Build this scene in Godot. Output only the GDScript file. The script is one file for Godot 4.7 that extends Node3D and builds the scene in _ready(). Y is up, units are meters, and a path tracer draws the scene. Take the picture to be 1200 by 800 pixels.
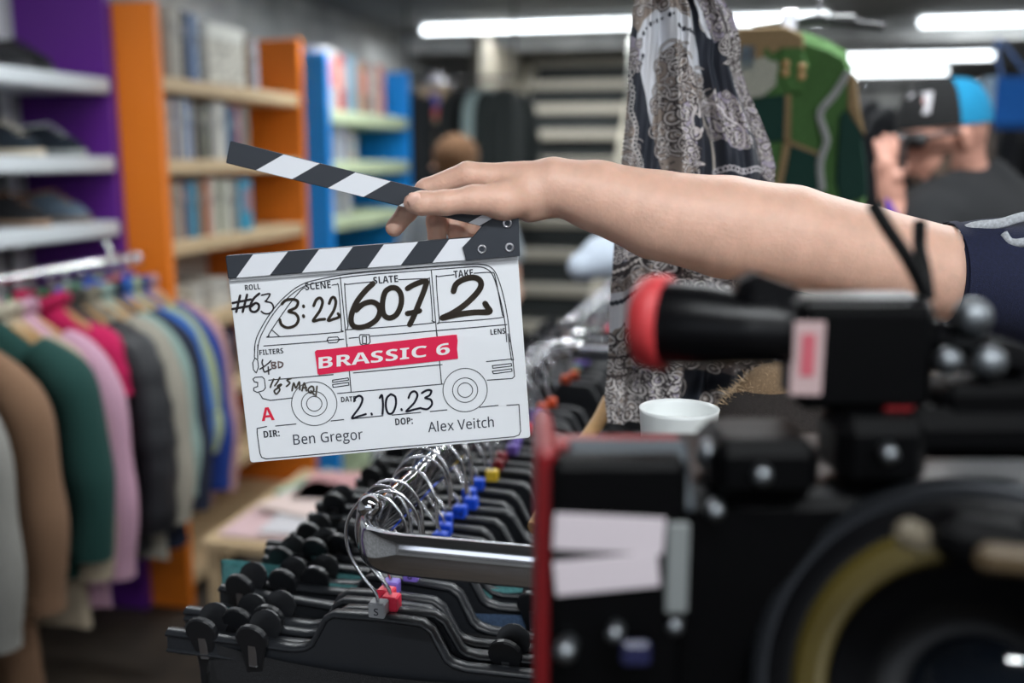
extends Node3D

var M := {}
var taken := {}
var rng := RandomNumberGenerator.new()
var FLAT := 4294967295

# ---------- naming, tagging ----------
func numbered(called: String) -> String:
	var n: int = taken.get(called, 0)
	taken[called] = n + 1
	return called if n == 0 else "%s_%03d" % [called, n]

func tag(o: Node3D, label: String, category: String, group := "") -> void:
	o.set_meta("label", label)
	o.set_meta("category", category)
	if group != "":
		o.set_meta("group", group)

func thing(called: String, label: String, category: String, at := Vector3.ZERO, group := "") -> Node3D:
	var o := Node3D.new()
	o.name = numbered(called)
	add_child(o)
	o.position = at
	tag(o, label, category, group)
	return o

func part(parent: Node3D, called: String, m: Mesh, material: Material, at := Vector3.ZERO, basis := Basis.IDENTITY) -> MeshInstance3D:
	var o := MeshInstance3D.new()
	var n := 0
	var nm := called
	while parent.has_node(nm):
		n += 1
		nm = "%s_%03d" % [called, n]
	o.name = nm
	o.mesh = m
	o.material_override = material
	o.transform = Transform3D(basis, at)
	parent.add_child(o, true)
	return o

# a part whose mesh was made in world coordinates
func wpart(parent: Node3D, called: String, m: Mesh, material: Material) -> MeshInstance3D:
	return part(parent, called, m, material, -parent.position)

func single(called: String, label: String, category: String, m: Mesh, material: Material, at := Vector3.ZERO, group := "", basis := Basis.IDENTITY) -> MeshInstance3D:
	var o := MeshInstance3D.new()
	o.name = numbered(called)
	o.mesh = m
	o.material_override = material
	o.transform = Transform3D(basis, at)
	add_child(o, true)
	tag(o, label, category, group)
	return o

func structure(called: String, m: Mesh, material: Material, at := Vector3.ZERO) -> MeshInstance3D:
	var o := MeshInstance3D.new()
	o.name = numbered(called)
	o.mesh = m
	o.material_override = material
	o.position = at
	o.set_meta("kind", "structure")
	add_child(o, true)
	return o

# ---------- mesh helpers ----------
func start(smooth := true) -> SurfaceTool:
	var st := SurfaceTool.new()
	st.begin(Mesh.PRIMITIVE_TRIANGLES)
	st.set_smooth_group(0 if smooth else FLAT)
	return st

func done(st: SurfaceTool) -> ArrayMesh:
	st.generate_normals()
	return st.commit()

func tri(st: SurfaceTool, a: Vector3, b: Vector3, c: Vector3) -> void:
	st.add_vertex(a)
	st.add_vertex(b)
	st.add_vertex(c)

func quad(st: SurfaceTool, a: Vector3, b: Vector3, c: Vector3, d: Vector3) -> void:
	tri(st, a, b, c)
	tri(st, a, c, d)

# box with chamfered edges
func cbox(st: SurfaceTool, at: Vector3, size: Vector3, c := 0.002, basis := Basis.IDENTITY) -> void:
	st.set_smooth_group(FLAT)
	var h := size / 2.0
	c = minf(c, minf(h.x, minf(h.y, h.z)) * 0.95)
	var v := {}
	for sx in [-1, 1]:
		for sy in [-1, 1]:
			for sz in [-1, 1]:
				v[[sx, sy, sz, 0]] = at + basis * Vector3(sx * h.x, sy * (h.y - c), sz * (h.z - c))
				v[[sx, sy, sz, 1]] = at + basis * Vector3(sx * (h.x - c), sy * h.y, sz * (h.z - c))
				v[[sx, sy, sz, 2]] = at + basis * Vector3(sx * (h.x - c), sy * (h.y - c), sz * h.z)
	for s in [-1, 1]:
		var f := [[-1, -1], [-1, 1], [1, 1], [1, -1]]
		if s < 0:
			f.reverse()
		quad(st, v[[s, f[0][0], f[0][1], 0]], v[[s, f[1][0], f[1][1], 0]], v[[s, f[2][0], f[2][1], 0]], v[[s, f[3][0], f[3][1], 0]])
		quad(st, v[[f[0][1], s, f[0][0], 1]], v[[f[1][1], s, f[1][0], 1]], v[[f[2][1], s, f[2][0], 1]], v[[f[3][1], s, f[3][0], 1]])
		quad(st, v[[f[0][0], f[0][1], s, 2]], v[[f[1][0], f[1][1], s, 2]], v[[f[2][0], f[2][1], s, 2]], v[[f[3][0], f[3][1], s, 2]])
	if c <= 0.0:
		return
	for s in [-1, 1]:
		for t in [-1, 1]:
			var w: bool = s * t > 0
			edge(st, v[[s, t, -1, 0]], v[[s, t, 1, 0]], v[[s, t, 1, 1]], v[[s, t, -1, 1]], w)
			edge(st, v[[-1, s, t, 1]], v[[1, s, t, 1]], v[[1, s, t, 2]], v[[-1, s, t, 2]], w)
			edge(st, v[[t, -1, s, 2]], v[[t, 1, s, 2]], v[[t, 1, s, 0]], v[[t, -1, s, 0]], w)
			for r in [-1, 1]:
				if s * t * r > 0:
					tri(st, v[[s, t, r, 0]], v[[s, t, r, 2]], v[[s, t, r, 1]])
				else:
					tri(st, v[[s, t, r, 0]], v[[s, t, r, 1]], v[[s, t, r, 2]])

func edge(st: SurfaceTool, a: Vector3, b: Vector3, c: Vector3, d: Vector3, w: bool) -> void:
	if w:
		quad(st, a, b, c, d)
	else:
		quad(st, d, c, b, a)

func boxm(size: Vector3, c := 0.002) -> ArrayMesh:
	var st := start(false)
	cbox(st, Vector3.ZERO, size, c)
	return done(st)

# box given by its two corners in world axes
func slab(lo: Vector3, hi: Vector3, c := 0.0) -> ArrayMesh:
	var st := start(false)
	cbox(st, (lo + hi) / 2.0, hi - lo, c)
	return done(st)

func loft(st: SurfaceTool, rings: Array, cap0 := true, cap1 := true, closed := true) -> void:
	st.set_smooth_group(0)
	for i in rings.size() - 1:
		var a: PackedVector3Array = rings[i]
		var b: PackedVector3Array = rings[i + 1]
		var n := a.size()
		for j in (n if closed else n - 1):
			var k := (j + 1) % n
			quad(st, a[j], a[k], b[k], b[j])
	for e in 2:
		if not (cap0 if e == 0 else cap1):
			continue
		st.set_smooth_group(1 + e)
		var r: PackedVector3Array = rings[0] if e == 0 else rings[rings.size() - 1]
		var c := Vector3.ZERO
		for p in r:
			c += p
		c /= r.size()
		for j in r.size():
			var k := (j + 1) % r.size()
			if e == 0:
				tri(st, c, r[k], r[j])
			else:
				tri(st, c, r[j], r[k])
	st.set_smooth_group(0)

# tube along points; radius is one number or one per point; flat squashes the section along one axis
func tube(st: SurfaceTool, pts: Array, radius, n := 8, flat := 1.0, caps := true, hint := Vector3.ZERO) -> void:
	var rings := []
	var side := Vector3.ZERO
	for i in pts.size():
		var t: Vector3 = (pts[mini(i + 1, pts.size() - 1)] - pts[maxi(i - 1, 0)]).normalized()
		if i == 0:
			side = hint if hint != Vector3.ZERO else (Vector3.UP if absf(t.y) < 0.9 else Vector3.RIGHT)
		side = (side - t * side.dot(t)).normalized()
		var up := t.cross(side)
		var r: float = radius[i] if radius is Array else radius
		var ring := PackedVector3Array()
		for k in n:
			var a := TAU * k / n
			ring.append(pts[i] + side * cos(a) * r + up * sin(a) * r * flat)
		rings.append(ring)
	loft(st, rings, caps, caps)

func tubem(pts: Array, radius, n := 8, flat := 1.0, hint := Vector3.ZERO) -> ArrayMesh:
	var st := start()
	tube(st, pts, radius, n, flat, true, hint)
	return done(st)

# lathe: profile of Vector2(radius, height) about +y of the transform
func lathe(st: SurfaceTool, prof: Array, n: int, xf := Transform3D.IDENTITY, smooth := true) -> void:
	for i in prof.size() - 1:
		st.set_smooth_group((0 if smooth else 10 + i))
		for j in n:
			var a := TAU * j / n
			var b := TAU * (j + 1) / n
			var p: Vector2 = prof[i]
			var q: Vector2 = prof[i + 1]
			quad(st, xf * Vector3(p.x * cos(a), p.y, p.x * sin(a)), xf * Vector3(q.x * cos(a), q.y, q.x * sin(a)), xf * Vector3(q.x * cos(b), q.y, q.x * sin(b)), xf * Vector3(p.x * cos(b), p.y, p.x * sin(b)))

func lathem(prof: Array, n := 24, xf := Transform3D.IDENTITY, smooth := true) -> ArrayMesh:
	var st := start()
	lathe(st, prof, n, xf, smooth)
	return done(st)

func v2s(a: Array) -> PackedVector2Array:
	var o := PackedVector2Array()
	for i in range(0, a.size(), 2):
		o.append(Vector2(a[i], a[i + 1]))
	return o

# polygon in the xy plane, drawn out from z0 to z1 with a chamfer on the z1 side
func extrude(st: SurfaceTool, poly: PackedVector2Array, z0: float, z1: float, xf := Transform3D.IDENTITY, ch := 0.0) -> void:
	if Geometry2D.is_polygon_clockwise(poly):
		poly.reverse()
	var n := poly.size()
	var inner := PackedVector2Array()
	for i in n:
		var d0 := (poly[i] - poly[(i + n - 1) % n]).normalized()
		var d1 := (poly[(i + 1) % n] - poly[i]).normalized()
		var nn := (Vector2(-d0.y, d0.x) + Vector2(-d1.y, d1.x)).normalized()
		inner.append(poly[i] + nn * ch)
	var s := signf(z1 - z0)
	var zc := z1 - s * ch
	var ids := Geometry2D.triangulate_polygon(poly)
	st.set_smooth_group(FLAT)
	for i in range(0, ids.size(), 3):
		tri(st, xf * v3(inner[ids[i]], z1), xf * v3(inner[ids[i + 2]], z1), xf * v3(inner[ids[i + 1]], z1))
		tri(st, xf * v3(poly[ids[i]], z0), xf * v3(poly[ids[i + 1]], z0), xf * v3(poly[ids[i + 2]], z0))
	for i in n:
		var k := (i + 1) % n
		quad(st, xf * v3(poly[i], z0), xf * v3(poly[i], zc), xf * v3(poly[k], zc), xf * v3(poly[k], z0))
		if ch > 0.0:
			quad(st, xf * v3(poly[i], zc), xf * v3(inner[i], z1), xf * v3(inner[k], z1), xf * v3(poly[k], zc))

func v3(p: Vector2, z: float) -> Vector3:
	return Vector3(p.x, p.y, z)

func extrudem(poly: PackedVector2Array, z0: float, z1: float, ch := 0.0) -> ArrayMesh:
	var st := start(false)
	extrude(st, poly, z0, z1, Transform3D.IDENTITY, ch)
	return done(st)

func round_rect(x0: float, y0: float, x1: float, y1: float, r: float, n := 5) -> PackedVector2Array:
	var o := PackedVector2Array()
	for q in [[x1 - r, y1 - r, 0.0], [x0 + r, y1 - r, 0.25], [x0 + r, y0 + r, 0.5], [x1 - r, y0 + r, 0.75]]:
		for i in n + 1:
			var a: float = TAU * (q[2] + 0.25 * i / n)
			o.append(Vector2(q[0] + r * cos(a), q[1] + r * sin(a)))
	return o

# smooth curve through points
func curve2(p: PackedVector2Array, n := 5) -> PackedVector2Array:
	if p.size() < 3:
		return p
	var o := PackedVector2Array()
	for i in p.size() - 1:
		var a := p[maxi(i - 1, 0)]
		var d := p[mini(i + 2, p.size() - 1)]
		for k in n:
			o.append(p[i].cubic_interpolate(p[i + 1], a, d, float(k) / n))
	o.append(p[p.size() - 1])
	return o

func curve3(p: Array, n := 5) -> Array:
	var o := []
	for i in p.size() - 1:
		var a: Vector3 = p[maxi(i - 1, 0)]
		var d: Vector3 = p[mini(i + 2, p.size() - 1)]
		for k in n:
			o.append(p[i].cubic_interpolate(p[i + 1], a, d, float(k) / n))
	o.append(p[p.size() - 1])
	return o

# flat inked line of width w at height z
func ink(st: SurfaceTool, p: PackedVector2Array, w: float, z: float) -> void:
	st.set_smooth_group(FLAT)
	var h := w / 2.0
	for i in p.size():
		if i + 1 < p.size() and p[i].distance_to(p[i + 1]) > 1e-6:
			var d := (p[i + 1] - p[i]).normalized()
			var nn := Vector2(-d.y, d.x) * h
			quad(st, v3(p[i] + nn, z), v3(p[i + 1] + nn, z), v3(p[i + 1] - nn, z), v3(p[i] - nn, z))
		for k in 8:
			var a := TAU * k / 8
			var b := TAU * (k + 1) / 8
			tri(st, v3(p[i], z), v3(p[i] + Vector2(cos(b), sin(b)) * h, z), v3(p[i] + Vector2(cos(a), sin(a)) * h, z))

# ---------- bodies: tapered bones joined with a smooth minimum, meshed as surface nets ----------
# bone: [a, b, radius at a, radius at b, (k), (axis to flatten along), (factor)]
func body_mesh(bones: Array, cell: float, k0: float) -> ArrayMesh:
	var lo := Vector3(1e9, 1e9, 1e9)
	var hi := -lo
	for b in bones:
		var r: float = maxf(b[2], b[3]) + cell * 2.5
		for e in 2:
			lo = lo.min(b[e] - Vector3.ONE * r)
			hi = hi.max(b[e] + Vector3.ONE * r)
	var nx := int((hi.x - lo.x) / cell) + 2
	var ny := int((hi.y - lo.y) / cell) + 2
	var nz := int((hi.z - lo.z) / cell) + 2
	var field := PackedFloat32Array()
	field.resize(nx * ny * nz)
	field.fill(10.0)
	for b in bones:
		var a: Vector3 = b[0]
		var ab: Vector3 = b[1] - a
		var ll := maxf(ab.length_squared(), 1e-10)
		var ra: float = b[2]
		var rb: float = b[3]
		var k: float = b[4] if b.size() > 4 else k0
		var ax: Vector3 = b[5] if b.size() > 5 else Vector3.ZERO
		var fac: float = (b[6] - 1.0) if b.size() > 6 else 0.0
		var reach := maxf(ra, rb) + k + cell * 2.0
		var p0 := (a.min(b[1]) - Vector3.ONE * reach - lo) / cell
		var p1 := (a.max(b[1]) + Vector3.ONE * reach - lo) / cell
		for z in range(maxi(int(p0.z), 0), mini(int(p1.z) + 1, nz)):
			for y in range(maxi(int(p0.y), 0), mini(int(p1.y) + 1, ny)):
				var at := (z * ny + y) * nx
				for x in range(maxi(int(p0.x), 0), mini(int(p1.x) + 1, nx)):
					var q := Vector3(lo.x + x * cell, lo.y + y * cell, lo.z + z * cell) - a
					var t := clampf(q.dot(ab) / ll, 0.0, 1.0)
					q -= ab * t
					if fac != 0.0:
						q += ax * (q.dot(ax) * fac)
					var d := q.length() - (ra + (rb - ra) * t)
					var e := field[at + x]
					var h := k - absf(e - d)
					d = minf(d, e)
					if h > 0.0:
						d -= h * h * 0.25 / k
					field[at + x] = d
	var st := SurfaceTool.new()
	st.begin(Mesh.PRIMITIVE_TRIANGLES)
	st.set_smooth_group(0)
	var ids := PackedInt32Array()
	ids.resize(nx * ny * nz)
	ids.fill(-1)
	var off := [0, 1, nx, nx + 1, nx * ny, nx * ny + 1, nx * ny + nx, nx * ny + nx + 1]
	var co := [Vector3(0, 0, 0), Vector3(1, 0, 0), Vector3(0, 1, 0), Vector3(1, 1, 0), Vector3(0, 0, 1), Vector3(1, 0, 1), Vector3(0, 1, 1), Vector3(1, 1, 1)]
	var eg := [[0, 1], [2, 3], [4, 5], [6, 7], [0, 2], [1, 3], [4, 6], [5, 7], [0, 4], [1, 5], [2, 6], [3, 7]]
	var count := 0
	var far := cell * 2.0
	for z in nz - 1:
		for y in ny - 1:
			var base := (z * ny + y) * nx
			for x in nx - 1:
				var i := base + x
				if absf(field[i]) > far:
					continue
				var neg := 0
				for c in 8:
					if field[i + off[c]] < 0.0:
						neg += 1
				if neg == 0 or neg == 8:
					continue
				var s := Vector3.ZERO
				var m := 0
				for e in eg:
					var u: float = field[i + off[e[0]]]
					var w: float = field[i + off[e[1]]]
					if (u < 0.0) != (w < 0.0):
						s += co[e[0]].lerp(co[e[1]], u / (u - w))
						m += 1
				st.add_vertex(lo + (Vector3(x, y, z) + s / m) * cell)
				ids[i] = count
				count += 1
	for z in range(1, nz - 1):
		for y in range(1, ny - 1):
			var base := (z * ny + y) * nx
			for x in range(1, nx - 1):
				var i := base + x
				if ids[i] < 0:
					continue
				var f := field[i] < 0.0
				for ax in 3:
					var d: int = [1, nx, nx * ny][ax]
					if (field[i + d] < 0.0) == f:
						continue
					var d1: int = [nx, nx * ny, 1][ax]
					var d2: int = [nx * ny, 1, nx][ax]
					var q := [ids[i], ids[i - d1], ids[i - d1 - d2], ids[i - d2]]
					if q.min() < 0:
						continue
					if f:
						q.reverse()
					for n in [0, 1, 2, 0, 2, 3]:
						st.add_index(q[n])
	st.generate_normals()
	return st.commit()

# ---------- materials ----------
func noise_image(freq: float, seed: int, lo: float, hi: float, size := 256, octaves := 3) -> Image:
	var nz := FastNoiseLite.new()
	nz.seed = seed
	nz.frequency = freq
	nz.fractal_octaves = octaves
	var im := nz.get_seamless_image(size, size)
	im.convert(Image.FORMAT_RGB8)
	for y in size:
		for x in size:
			var v := lerpf(lo, hi, im.get_pixel(x, y).r)
			im.set_pixel(x, y, Color(v, v, v))
	return im

func normal_tex(freq: float, seed: int, strength: float, octaves := 3) -> ImageTexture:
	var im := noise_image(freq, seed, 0.0, 1.0, 256, octaves)
	im.bump_map_to_normal_map(strength)
	return ImageTexture.create_from_image(im)

func weave_tex() -> ImageTexture:
	var im := Image.create(128, 128, false, Image.FORMAT_RGB8)
	for y in 128:
		for x in 128:
			var v := 0.5 + 0.25 * sin(TAU * x / 8.0) * (1.0 if (y / 8) % 2 == 0 else -1.0) + 0.25 * sin(TAU * y / 8.0)
			im.set_pixel(x, y, Color(v, v, v))
	im.bump_map_to_normal_map(3.0)
	return ImageTexture.create_from_image(im)

func mat(color: Color, rough := 0.6, metal := 0.0) -> StandardMaterial3D:
	var m := StandardMaterial3D.new()
	m.albedo_color = color
	m.roughness = rough
	m.metallic = metal
	m.cull_mode = BaseMaterial3D.CULL_DISABLED
	return m

func rgb(r: int, g: int, b: int) -> Color:
	return Color(r / 255.0, g / 255.0, b / 255.0)

func grained(m: StandardMaterial3D, tex: Texture2D, scale: float) -> StandardMaterial3D:
	m.albedo_texture = tex
	m.uv1_triplanar = true
	m.uv1_scale = Vector3.ONE * scale
	return m

func bumped(m: StandardMaterial3D, tex: Texture2D, scale: float, depth := 1.0) -> StandardMaterial3D:
	m.normal_enabled = true
	m.normal_texture = tex
	m.normal_scale = depth
	m.uv1_triplanar = true
	m.uv1_scale = Vector3.ONE * scale
	return m

func cloth(color: Color, scale := 9.0, depth := 0.7) -> StandardMaterial3D:
	var m := mat(color, 0.92)
	grained(m, M.mottle, scale)
	return bumped(m, M.lumps, scale, depth)

func nth(n: int) -> String:
	var w := ["first", "second", "third", "fourth", "fifth", "sixth", "seventh", "eighth", "ninth", "tenth", "eleventh", "twelfth", "thirteenth", "fourteenth", "fifteenth", "sixteenth", "seventeenth", "eighteenth", "nineteenth", "twentieth", "twenty-first", "twenty-second", "twenty-third", "twenty-fourth", "twenty-fifth", "twenty-sixth", "twenty-seventh", "twenty-eighth", "twenty-ninth", "thirtieth"]
	return w[n]


func _ready() -> void:
	rng.seed = 607
	# camera
	var cam := Camera3D.new()
	cam.name = "camera"
	add_child(cam)
	cam.position = Vector3(0, 1.6, 0)
	cam.rotation = Vector3(-0.18219, 0.23178, 0)
	cam.fov = 37.84
	cam.near = 0.02
	cam.far = 60.0
	var lens := CameraAttributesPhysical.new()
	lens.frustum_focal_length = 35.0
	lens.exposure_aperture = 2.1
	lens.frustum_focus_distance = 0.955
	cam.attributes = lens
	cam.current = true
	# sky outside the shop window
	var env := Environment.new()
	env.tonemap_mode = Environment.TONE_MAPPER_LINEAR
	env.tonemap_exposure = 1.42
	var sky := Sky.new()
	var psky := ProceduralSkyMaterial.new()
	psky.sky_top_color = Color(0.7, 0.74, 0.8)
	psky.sky_horizon_color = Color(0.8, 0.83, 0.87)
	psky.ground_bottom_color = Color(0.25, 0.25, 0.25)
	psky.ground_horizon_color = Color(0.5, 0.5, 0.5)
	psky.sky_energy_multiplier = 1.35
	sky.sky_material = psky
	env.background_mode = Environment.BG_SKY
	env.sky = sky
	env.sdfgi_enabled = true
	env.ssao_enabled = true
	env.ssil_enabled = true
	var we := WorldEnvironment.new()
	we.environment = env
	add_child(we)
	make_materials()
	# the shop's ceiling battens
	batten(-1.46, -6.3, 1.22, 1.7, "bright ceiling tube light crossing above the orange and blue shelves")
	batten(-0.22, -6.3, 1.24, 1.7, "bright ceiling tube light just left of and behind the scarf")
	batten(1.6, -6.65, 1.28, 1.7, "bright ceiling tube light at the top right corner")
	batten(1.1, -8.85, 1.47, 1.7, "far ceiling tube light directly above the blue cap")
	batten(1.27, -10.3, 0.96, 1.5, "farthest and lowest ceiling tube light above the capped person")
	var overhead := ["unseen ceiling tube light over the coats", "unseen ceiling tube light over the middle rack", "unseen ceiling tube light over the right side"]
	var rows := [[-4.2, "in the fourth row"], [-2.1, "in the third row"], [0.0, "in the second row"], [2.0, "in the first row by the shop window"]]
	for r in rows:
		for i in 3:
			if i == 0 and r[0] > -1.0:
				continue
			batten([-1.25, 0.35, 2.2][i], r[0], 1.25, 1.45 if i == 0 else 1.7, overhead[i] + " " + r[1])
	build_shell()
	build_shelves()
	build_left_clothes()
	build_racks()
	build_slate()
	build_slate_person()
	build_scarf()
	build_movie_camera()
	build_waistcoat()
	build_cap_person()
	build_background()

func batten(x: float, z: float, length: float, energy: float, label: String) -> void:
	var o := thing("ceiling_light", label, "light", Vector3(x, 2.45, z), "ceiling tube lights")
	var st := start(false)
	cbox(st, Vector3(0, -0.012, 0), Vector3(length + 0.03, 0.024, 0.07), 0.003)
	part(o, "housing", done(st), M.white_paint)
	st = start()
	tube(st, [Vector3(-length / 2, -0.05, 0), Vector3(length / 2, -0.05, 0)], 0.021, 14)
	part(o, "tube", done(st), M.lamp)
	var l := AreaLight3D.new()
	l.name = "lamp"
	l.area_size = Vector2(length, 0.04)
	l.light_energy = energy
	l.light_color = Color(0.97, 0.99, 1.0)
	l.shadow_enabled = true
	l.area_range = 30.0
	l.rotation_degrees = Vector3(-90, 0, 0)
	l.position = Vector3(0, -0.074, 0)
	o.add_child(l)

func make_materials() -> void:
	M.mottle = ImageTexture.create_from_image(noise_image(0.03, 3, 0.72, 1.0))
	M.fine = ImageTexture.create_from_image(noise_image(0.12, 5, 0.8, 1.0))
	M.lumps = normal_tex(0.08, 8, 6.0)
	M.weave = weave_tex()
	var wood := Image.create(256, 256, false, Image.FORMAT_RGB8)
	var nz := FastNoiseLite.new()
	nz.seed = 12
	nz.frequency = 0.02
	for y in 256:
		for x in 256:
			var v := 0.86 + 0.14 * sin(y * 0.35 + 4.0 * nz.get_noise_2d(x * 0.25, y * 2.0)) * nz.get_noise_2d(x * 0.3, y * 5.0)
			wood.set_pixel(x, y, Color(v, v * 0.98, v * 0.95))
	M.grain = ImageTexture.create_from_image(wood)
	M.white_paint = mat(rgb(226, 228, 228), 0.5)
	M.lamp = mat(Color.WHITE, 0.4)
	M.lamp.emission_enabled = true
	M.lamp.emission = Color(0.95, 0.98, 1.0)
	M.lamp.emission_energy_multiplier = 4.0
	M.chrome = mat(rgb(222, 222, 226), 0.09, 1.0)
	M.wire = mat(rgb(205, 205, 210), 0.2, 1.0)
	M.steel = mat(rgb(190, 190, 195), 0.3, 1.0)
	M.black_plastic = bumped(mat(rgb(34, 36, 40), 0.36), M.lumps, 40.0, 0.12)
	M.clip_plastic = mat(rgb(24, 25, 28), 0.35)
	M.wall = grained(mat(rgb(196, 197, 196), 0.9), M.mottle, 0.4)
	M.ceiling = grained(mat(rgb(150, 152, 152), 0.95), M.mottle, 0.3)
	M.floor = grained(mat(rgb(70, 60, 50), 0.6), M.mottle, 0.6)
	M.orange = mat(rgb(222, 118, 22), 0.55)
	M.purple = mat(rgb(92, 30, 132), 0.55)
	M.blue = mat(rgb(0, 134, 222), 0.5)
	M.shelf_grey = mat(rgb(196, 202, 206), 0.5)
	M.pine = grained(mat(rgb(224, 198, 160), 0.6), M.grain, 2.0)
	M.green_shelf = mat(rgb(190, 204, 168), 0.6)
	M.board = mat(rgb(180, 182, 182), 0.8)
	M.dark = mat(rgb(24, 25, 27), 0.8)
	M.black_metal = mat(rgb(18, 18, 19), 0.5)
	M.paper = mat(rgb(228, 222, 208), 0.9)
	M.soft = ImageTexture.create_from_image(noise_image(0.02, 21, 0.92, 1.0))
	M.skin = grained(mat(rgb(230, 184, 162), 0.5), M.soft, 9.0)
	M.skin.subsurf_scatter_enabled = true
	M.skin.subsurf_scatter_strength = 0.12
	bumped(M.skin, M.lumps, 9.0, 0.12)
	M.nail = mat(rgb(236, 190, 172), 0.3)
	M.hanger_wood = grained(mat(rgb(206, 164, 112), 0.5), M.grain, 6.0)
	M.ink = mat(rgb(20, 22, 34), 0.6)

# ---------- the room ----------
func build_shell() -> void:
	structure("floor", slab(Vector3(-2.6, -0.1, -11.2), Vector3(3.8, 0, 3.4)), M.floor)
	# the ceiling stops round the stairwell
	var st := start(false)
	for b in [[-2.6, 3.8, -7.15, 3.4], [-2.6, -1.85, -10.2, -7.15], [-0.62, 3.8, -10.2, -7.15], [-2.6, 3.8, -11.2, -10.2]]:
		cbox(st, Vector3((b[0] + b[1]) / 2, 2.53, (b[2] + b[3]) / 2), Vector3(b[1] - b[0], 0.16, b[3] - b[2]), 0.0)
	structure("ceiling", done(st), M.ceiling)
	st = start(false)
	cbox(st, Vector3(-1.235, 3.6, -7.1), Vector3(1.35, 2.0, 0.1), 0.0)
	cbox(st, Vector3(-1.235, 3.6, -10.25), Vector3(1.35, 2.0, 0.1), 0.0)
	cbox(st, Vector3(-1.9, 3.6, -8.67), Vector3(0.1, 2.0, 3.2), 0.0)
	cbox(st, Vector3(-0.57, 3.6, -8.67), Vector3(0.1, 2.0, 3.2), 0.0)
	cbox(st, Vector3(-1.235, 4.65, -8.67), Vector3(1.45, 0.1, 3.3), 0.0)
	structure("wall_stairwell", done(st), M.wall)
	structure("trim_1", slab(Vector3(-2.42, 2.325, -7.12), Vector3(3.6, 2.45, -6.86), 0.004), M.wall)
	structure("wall_stair", slab(Vector3(-1.68, 0, -8.0), Vector3(-1.63, 2.33, -6.05)), grained(mat(rgb(122, 115, 101), 0.85), M.mottle, 0.5))
	structure("trim_2", slab(Vector3(-1.63, 0, -6.95), Vector3(-1.6, 2.33, -6.85), 0.003), mat(rgb(132, 125, 110), 0.7))
	structure("wall_left", slab(Vector3(-2.6, 0, -11.2), Vector3(-2.42, 2.45, 3.4)), M.wall)
	structure("wall_right", slab(Vector3(3.6, 0, -11.2), Vector3(3.8, 2.45, 3.4)), M.wall)
	structure("wall_back", slab(Vector3(-2.6, 0, -11.2), Vector3(3.8, 2.45, -11.0)), grained(mat(rgb(120, 120, 118), 0.9), M.mottle, 0.4))
	# the shop front behind the photographer: a wall with a large window
	st = start(false)
	for b in [[-2.6, 3.8, 0.0, 0.55], [-2.6, 3.8, 2.25, 2.45], [-2.6, -2.1, 0.55, 2.25], [3.3, 3.8, 0.55, 2.25]]:
		cbox(st, Vector3((b[0] + b[1]) / 2, (b[2] + b[3]) / 2, 3.3), Vector3(b[1] - b[0], b[3] - b[2], 0.2), 0.0)
	structure("wall_front", done(st), M.wall)
	var glass := mat(Color(0.95, 0.97, 1.0, 0.06), 0.02)
	glass.transparency = BaseMaterial3D.TRANSPARENCY_ALPHA
	var w := structure("window_1", slab(Vector3(-2.1, 0.55, 3.29), Vector3(3.3, 2.25, 3.3)), glass)
	st = start(false)
	for x in [-2.08, -0.3, 1.5, 3.28]:
		cbox(st, Vector3(x, 1.4, 3.29), Vector3(0.06, 1.7, 0.09), 0.004)
	for y in [0.57, 2.23]:
		cbox(st, Vector3(0.6, y, 3.29), Vector3(5.4, 0.06, 0.09), 0.004)
	part(w, "window_frame", done(st), M.dark)

# ---------- bookshelves and shoe shelves on the left ----------
func bookcase_frame(o: Node3D, x0: float, x1: float, z0: float, z1: float, top: float, m: Material, thick := 0.035) -> void:
	for z in [z0 - thick / 2, z1 + thick / 2]:
		var st := start(false)
		cbox(st, Vector3((x0 + x1) / 2, top / 2, z), Vector3(x1 - x0, top, thick), 0.003)
		wpart(o, "upright", done(st), m)
	var back := start(false)
	cbox(back, Vector3(x0 + 0.008, top / 2, (z0 + z1) / 2), Vector3(0.012, top, absf(z1 - z0) - thick * 2), 0.0)
	wpart(o, "back_panel", done(back), M.board)

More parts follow.
